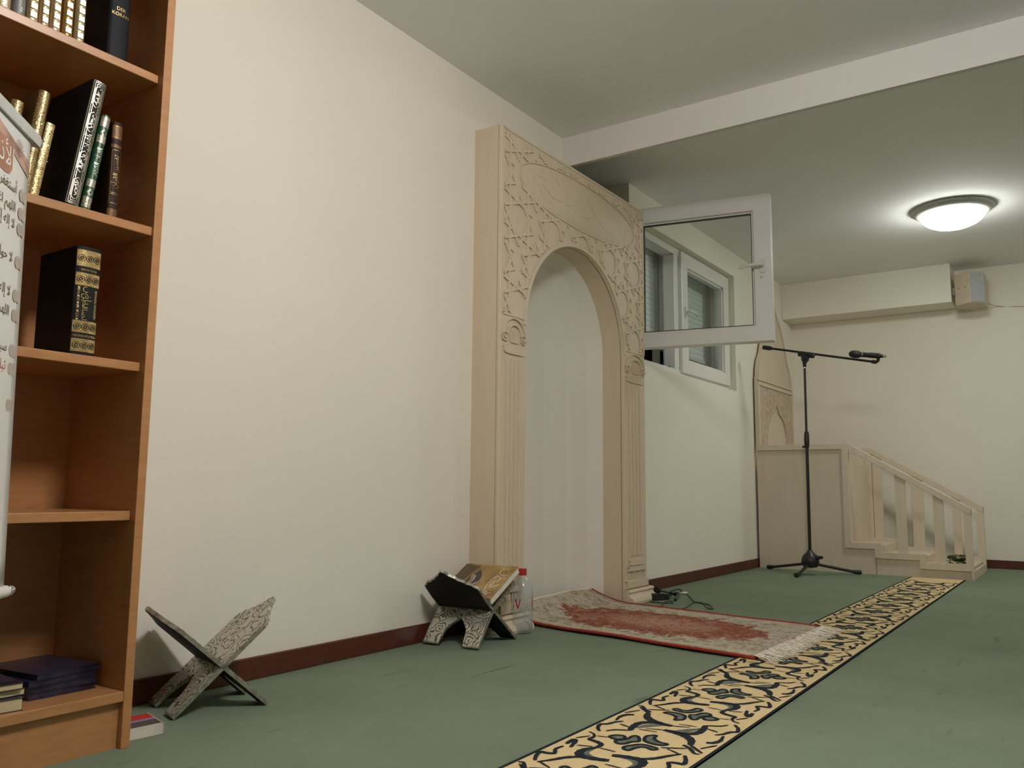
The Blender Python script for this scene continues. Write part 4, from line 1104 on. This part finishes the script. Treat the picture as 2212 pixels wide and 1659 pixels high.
# -- top shelf: a row of ornate volumes and a dark one
M['pale_cloth'] = flat('pale_gold_book_cloth', (.55, .43, .28), .32, .35, var=.12)
M['dark_gold_cloth'] = flat('dark_gold_book_cloth', (.30, .16, .05), .32, .5, var=.2)
def orn_set(band, sm_, cv_, th, h):
    c_ = th*.5; g_ = B(); z_ = .004; k = 0
    while z_ < h-.02:
        hh = .018
        g_.plate(closed([(c_-th*.22, z_+.002), (c_+th*.22, z_+.002), (c_+th*.24, z_+hh/2), (c_+th*.22, z_+hh-.002), (c_-th*.22, z_+hh-.002), (c_-th*.24, z_+hh/2)], 3), sm_, .0004, .0022)
        z_ += .0205; k += 1
    g_.build('gold_cartouche', M['bright_gold'], cv_, fix=False, kind='stuff')
    lines(sm_, cv_, th, h, [((th*u, .002), (th*u, h-.002)) for u in (.10, .18, .82, .90)], .0010, M['gold'], 'gold_line', 'stuff')
M['bright_gold'] = flat('bright_gold_foil', (.92, .80, .55), .33, 1.0, var=.05)
specs = [(.8165, .0255, 'pale', 'ornate gold spined book, second from left in the top shelf row'),
         (.8435, .0220, 'pale', 'pale gold spined book, third from left in the top shelf row'),
         (.8675, .0240, 'pale', 'pale gold spined book, fourth from left in the top shelf row'),
         (.8945, .0245, 'dark', 'darker brown and gold spined book in the top shelf row'),
         (.9225, .0250, 'pale', 'pale gold spined book at the right end of the gilt row')]
for (y, th, k, lbl) in specs:
    book('book', lbl, y, th, SH5, .235, 0, M['pale_cloth'] if k == 'pale' else M['dark_gold_cloth'], M['cream_pages'], .16, xs=.312, bulge=.009, group='gilt volumes on the top shelf', orn=orn_set)
book('book', 'grey booklet at the left of the gilt row on the top shelf', .788, .026, SH5, .21, 0, flat('grey_book_cloth', (.16, .15, .14), .4), M['cream_pages'], .15, xs=.312,
     orn=lambda band, sm_, cv_, th, h: lines(sm_, cv_, th, h, [((th*.55, .016), (th*.72, .010)), ((th*.5, .010), (th*.66, .006))], .0012, M['silver_ink'], 'silver_mark'))
def orn_white(band, sm_, cv_, th, h):
    band(.003, h-.004, M['fil_gold2'], 'gold_field', .1, .9)
book('book', 'pinkish gold book, leftmost seen on the top shelf', .755, .028, SH5, .22, 0, flat('pink_white_cloth', (.62, .50, .40), .4), M['cream_pages'], .16, xs=.312, orn=orn_white)
def orn_kor(band, sm_, cv_, th, h):
    tx = B(); put_text(tx, 'DER', lambda u, v, t: sm_(th*.5+u, .124+v, .0008), .0125); put_text(tx, 'KORAN', lambda u, v, t: sm_(th*.5+u, .110+v, .0008), .0125)
    tx.build('spine_lettering', M['dim_gold'], cv_, fix=False, kind='stuff')
book('book', 'thick plain black book at the right end of the top shelf', 1.002, .052, SH5, .24, 0, flat('blue_black_book_cloth', (.006, .007, .011), .6, var=.2, spec=.2), M['cream_pages'], .19, xs=.312, bulge=.006, orn=orn_kor)

# -- dark booklets lying on the bottom shelf
DB = flat('dark_blue_cover', (.022, .020, .045), .25, var=.4, vs=30)
def booklet(x, y, z, wx, wy, th, rz, label, cover=DB):
    r = thing('booklet', (x, y, z), label, 'booklet', 'dark booklets on the bottom shelf')
    ca, sa = cos(rz), sin(rz); fm_ = lambda u, v, t: (x+u*ca-v*sa, y+u*sa+v*ca, z+t+.003*(v/wy)**2*0)
    rect = [(-wx/2, -wy/2), (wx/2, -wy/2), (wx/2, wy/2), (-wx/2, wy/2)]
    b_ = B().plate(rect, fm_, 0, .0012); b_.plate(rect, fm_, th-.0012, th)
    b_.plate([(-wx/2, -wy/2), (-wx/2+.0015, -wy/2), (-wx/2+.0015, wy/2), (-wx/2, wy/2)], fm_, .0012, th-.0012)
    b_.build('cover', cover, r)
    ir = [(-wx/2+.002, -wy/2+.002), (wx/2-.002, -wy/2+.002), (wx/2-.002, wy/2-.002), (-wx/2+.002, wy/2-.002)]
    B().plate(ir, fm_, .0012, th-.0012).build('page_block', DB if 'blue edged' in label else M['cream_pages'], r)
z = SH1
for i, (th, rz, dy, lb_) in enumerate(((.014, .02, 0, 'blue edged booklet, lowest in the right stack on the bottom shelf'), (.013, -.05, .004, 'blue edged booklet, second up in the right stack on the bottom shelf'),
                                  (.013, .06, -.006, 'blue edged booklet, third up in the right stack on the bottom shelf'), (.012, .12, .003, 'blue edged booklet, topmost in the right stack on the bottom shelf'))):
    booklet(.155, 1.035+dy, z, .20, .155, th, rz, lb_); z += th+.0006
z = SH1
for i, (th, rz, lb_) in enumerate(((.026, -.10, 'thick booklet with cream page edges at the shelf front, bottom left'), (.014, .02, 'dark booklet lying on the thick cream edged one'), (.013, -.06, 'dark booklet, topmost of the left stack on the bottom shelf'))):
    booklet(.205+(-.008 if i else 0), .818, z, .21, .225, th, rz, lb_); z += th+.0006

# ------------------------------------------------------------------ hanging wall chart at the left edge, on a slim stand
PO = Vector((.5, .76, 1.283)); ph = Vector((.70, -.714, 0)).normalized(); pn = Vector((.714, .70, 0)).normalized()
tl = radians(2.2)
hx_ = ph*cos(tl)+Vector((0, 0, 1))*sin(tl)*0; 
def pm(u, v, t):      # u to the left along the sheet, v up from the top edge, sheared slightly
    p = PO+ph*(u+v*.042)+Vector((0, 0, v))+pn*t
    return p
pc = thing('wall_chart', PO+ph*.3-Vector((0, 0, .9)), 'white hanging chart with brown Arabic lines in front of the bookshelf', 'wall chart')
WP, HP = .60, .880
t = NT('satin_white_chart_sheet'); v = t.coord(); t.base(t.ramp(t.noise(v, 3), [(.3, (.70, .68, .645)), (.7, (.75, .73, .69))])).set(.30)
sheet = B(); n = 16
V = [pm(WP*i/24, -HP*j/n, .0015*sin(pi*i/12)+.004*(j/n)**2) for j in range(n+1) for i in range(25)]
sheet._add(V, [(j*25+i, j*25+i+1, (j+1)*25+i+1, (j+1)*25+i) for j in range(n) for i in range(24)])
so_ = sheet.build('sheet', t.m, pc, smooth=True)
md = so_.modifiers.new('thick', 'SOLIDIFY'); md.thickness = .0008; md.offset = -1
prof = [(.000, -.012), (.008, -.012), (.010, .004), (.007, .012), (.0, .0145), (-.006, .012), (-.006, -.012)]
B().plate(prof, lambda u, v, t_: PO+ph*t_+pn*u+Vector((0, 0, v+.006)), -.030, WP+.03).build('top_rail', M['rail'] if 'rail' in M else flat('pale_grey_rail', (.52, .52, .49), .3), pc, smooth=True)
B().lathe([(.011, 0), (.012, .004), (.009, .012), (0, .013)], PO-ph*.030+Vector((0, 0, .006)), 18, -ph).build('end_cap', M['chrome'], pc, smooth=True)
rb = pm(0, -HP-.008, .004)
B().tube([rb-ph*.008, rb+ph*(WP+.02)], .0115, 18).build('bottom_rod', M['white_plastic'], pc, smooth=True)
B().lathe([(.0065, 0), (.0065, .010), (.0105, .014), (.0115, .024), (.008, .033), (0, .035)], rb-ph*.008, 20, -ph).build('end_knob', M['chrome'], pc, smooth=True)
st = B(); pcx = PO+ph*.30-pn*.03
st.tube([(pcx.x, pcx.y, .012), (pcx.x, pcx.y, 1.29)], .010, 12)
for d2 in (ph*.22, -ph*.0-pn*.2, pn*.18): st.tube([Vector((pcx.x, pcx.y, .012)), Vector((pcx.x+d2.x, pcx.y+d2.y, .012))], .010, 10)
st.tube([(pcx.x, pcx.y, 1.285), Vector((pcx.x, pcx.y, 1.285))+pn*.03], .006, 8)
st.build('support_stand', M['grey_plastic'], pc, smooth=True)
T0 = .0030
dec = B(); dec.sheet(closed([(.075, -.073), (.082, -.052), (.106, -.046), (.160, -.044), (.42, -.044), (.425, -.075), (.42, -.108), (.16, -.108), (.100, -.108), (.082, -.096)], 4), pm, T0)
OV = flat('terracotta_print', (.42, .20, .13), .35, var=.25, vs=14)
dec.build('title_oval', OV, so_)
tx = B(); put_text(tx, arabic('الأذكار'), lambda u, v, t_: pm(.135-u, -.076+v, T0+.0004), .052)
tx.build('title_lettering', flat('white_chart_print', (.80, .76, .70), .35), so_)
dec = B(); dec.sheet([(.150, -.022), (.150, -.040), (.002, -.084), (.002, -.050), (.020, -.048)], pm, T0-.0002)
dec.build('corner_band', flat('pale_brown_print', (.44, .27, .20), .35, var=.3, vs=30), so_)
dm = B()
for i in range(9):
    a = pi*(i+.5)/9; dm.ribbon([(.052, -.058), (.052+.022*cos(a), -.050+.026*sin(a))], .0016, pm, None, T0+.0002)
dm.ribbon([(.028, -.056), (.012, -.070), (.002, -.072)], .004, pm, None, T0+.0002)
dm.build('dome_drawing', flat('mauve_print', (.38, .24, .20), .35), so_)
rows = [(1.156, 'أستغفر الله'), (1.120, 'اللهم اغفر لي'), (1.089, 'لا إله إلا الله'), (1.024, 'لا حول ولا قوة'), (.959, 'لا إله إلا الله'), (.921, 'اللهم صل'), (.853, 'سبحان الله'), (.818, 'تبارك الله'), (.748, ''), (.656, ''), (.604, '')]
BUL = flat('grey_brown_bullet_print', (.44, .37, .32), .35, var=.1); TXT = flat('dark_brown_print_ink', (.14, .085, .05), .4); TXR = flat('red_print_ink', (.42, .07, .03), .4)
for z_, s_ in rows:
    vv = z_-PO.z; c1, c2, R_ = .017, .031, .0105
    hw = math.acos((c2-c1)/2/R_) if (c2-c1)/2 < R_ else 0
    pts = [(c1+R_*cos(a), vv+R_*1.15*sin(a)) for a in [hw+(2*pi-2*hw)*k/18 for k in range(19)]]
    pts += [(c2+R_*cos(a), vv+R_*1.15*sin(a)) for a in [-(pi-hw)+2*(pi-hw)*k/18 for k in range(19)]]
    B().sheet(pts, pm, T0).build('row_bullet', BUL, so_, fix=False)
    if s_:
        v_, f_ = text2d(arabic(s_), .027, 'RIGHT')
        red = abs(z_-.818) < .01
        B()._add([pm(.053-u, vv+.003+w_, T0+.0003) for u, w_ in v_], f_).build('row_lettering', TXR if red else TXT, so_, fix=False, kind='stuff', label='line in red' if red else None)
so_.data.update()

# ------------------------------------------------------------------ tissue pack on the floor beside the shelf
pk = thing('tissue_pack', (.24, 1.222, 0), 'small red and white wrapped tissue pack on the floor beside the bookshelf', 'pack')
fk = frame((.292, 1.175, 0), Vector((-.97, .24, 0)).normalized(), Vector((.12, .99, 0)).normalized()*.88, (0, 0, 1))
B().plate(closed([(0, .004), (.004, 0), (.106, 0), (.11, .004), (.11, .096), (.106, .10), (.004, .10), (0, .096)], 3), fk, .0005, .027).build('packet', flat('white_film_wrap', (.66, .60, .54), .18, bump=.4, bs=60), pk, bevel=.004, smooth=True)
B().plate([(.062, .003), (.108, .003), (.108, .097), (.062, .097)], fk, .0265, .0276).build('red_print', flat('red_film', (.52, .035, .03), .2), pk)
B().plate([(.002, .003), (.046, .003), (.046, .097), (.002, .097)], fk, .0265, .0275).build('dark_print', flat('dark_film', (.10, .075, .07), .15), pk)
B().plate([(.046, .003), (.062, .003), (.062, .097), (.046, .097)], fk, .0265, .0275).build('lilac_print', flat('lilac_film', (.30, .22, .42), .2), pk)
B().plate([(.012, .099), (.085, .099), (.085, .1008), (.012, .1008)], fk, .010, .0145).build('wrap_fold', M['white_plastic'], pk)
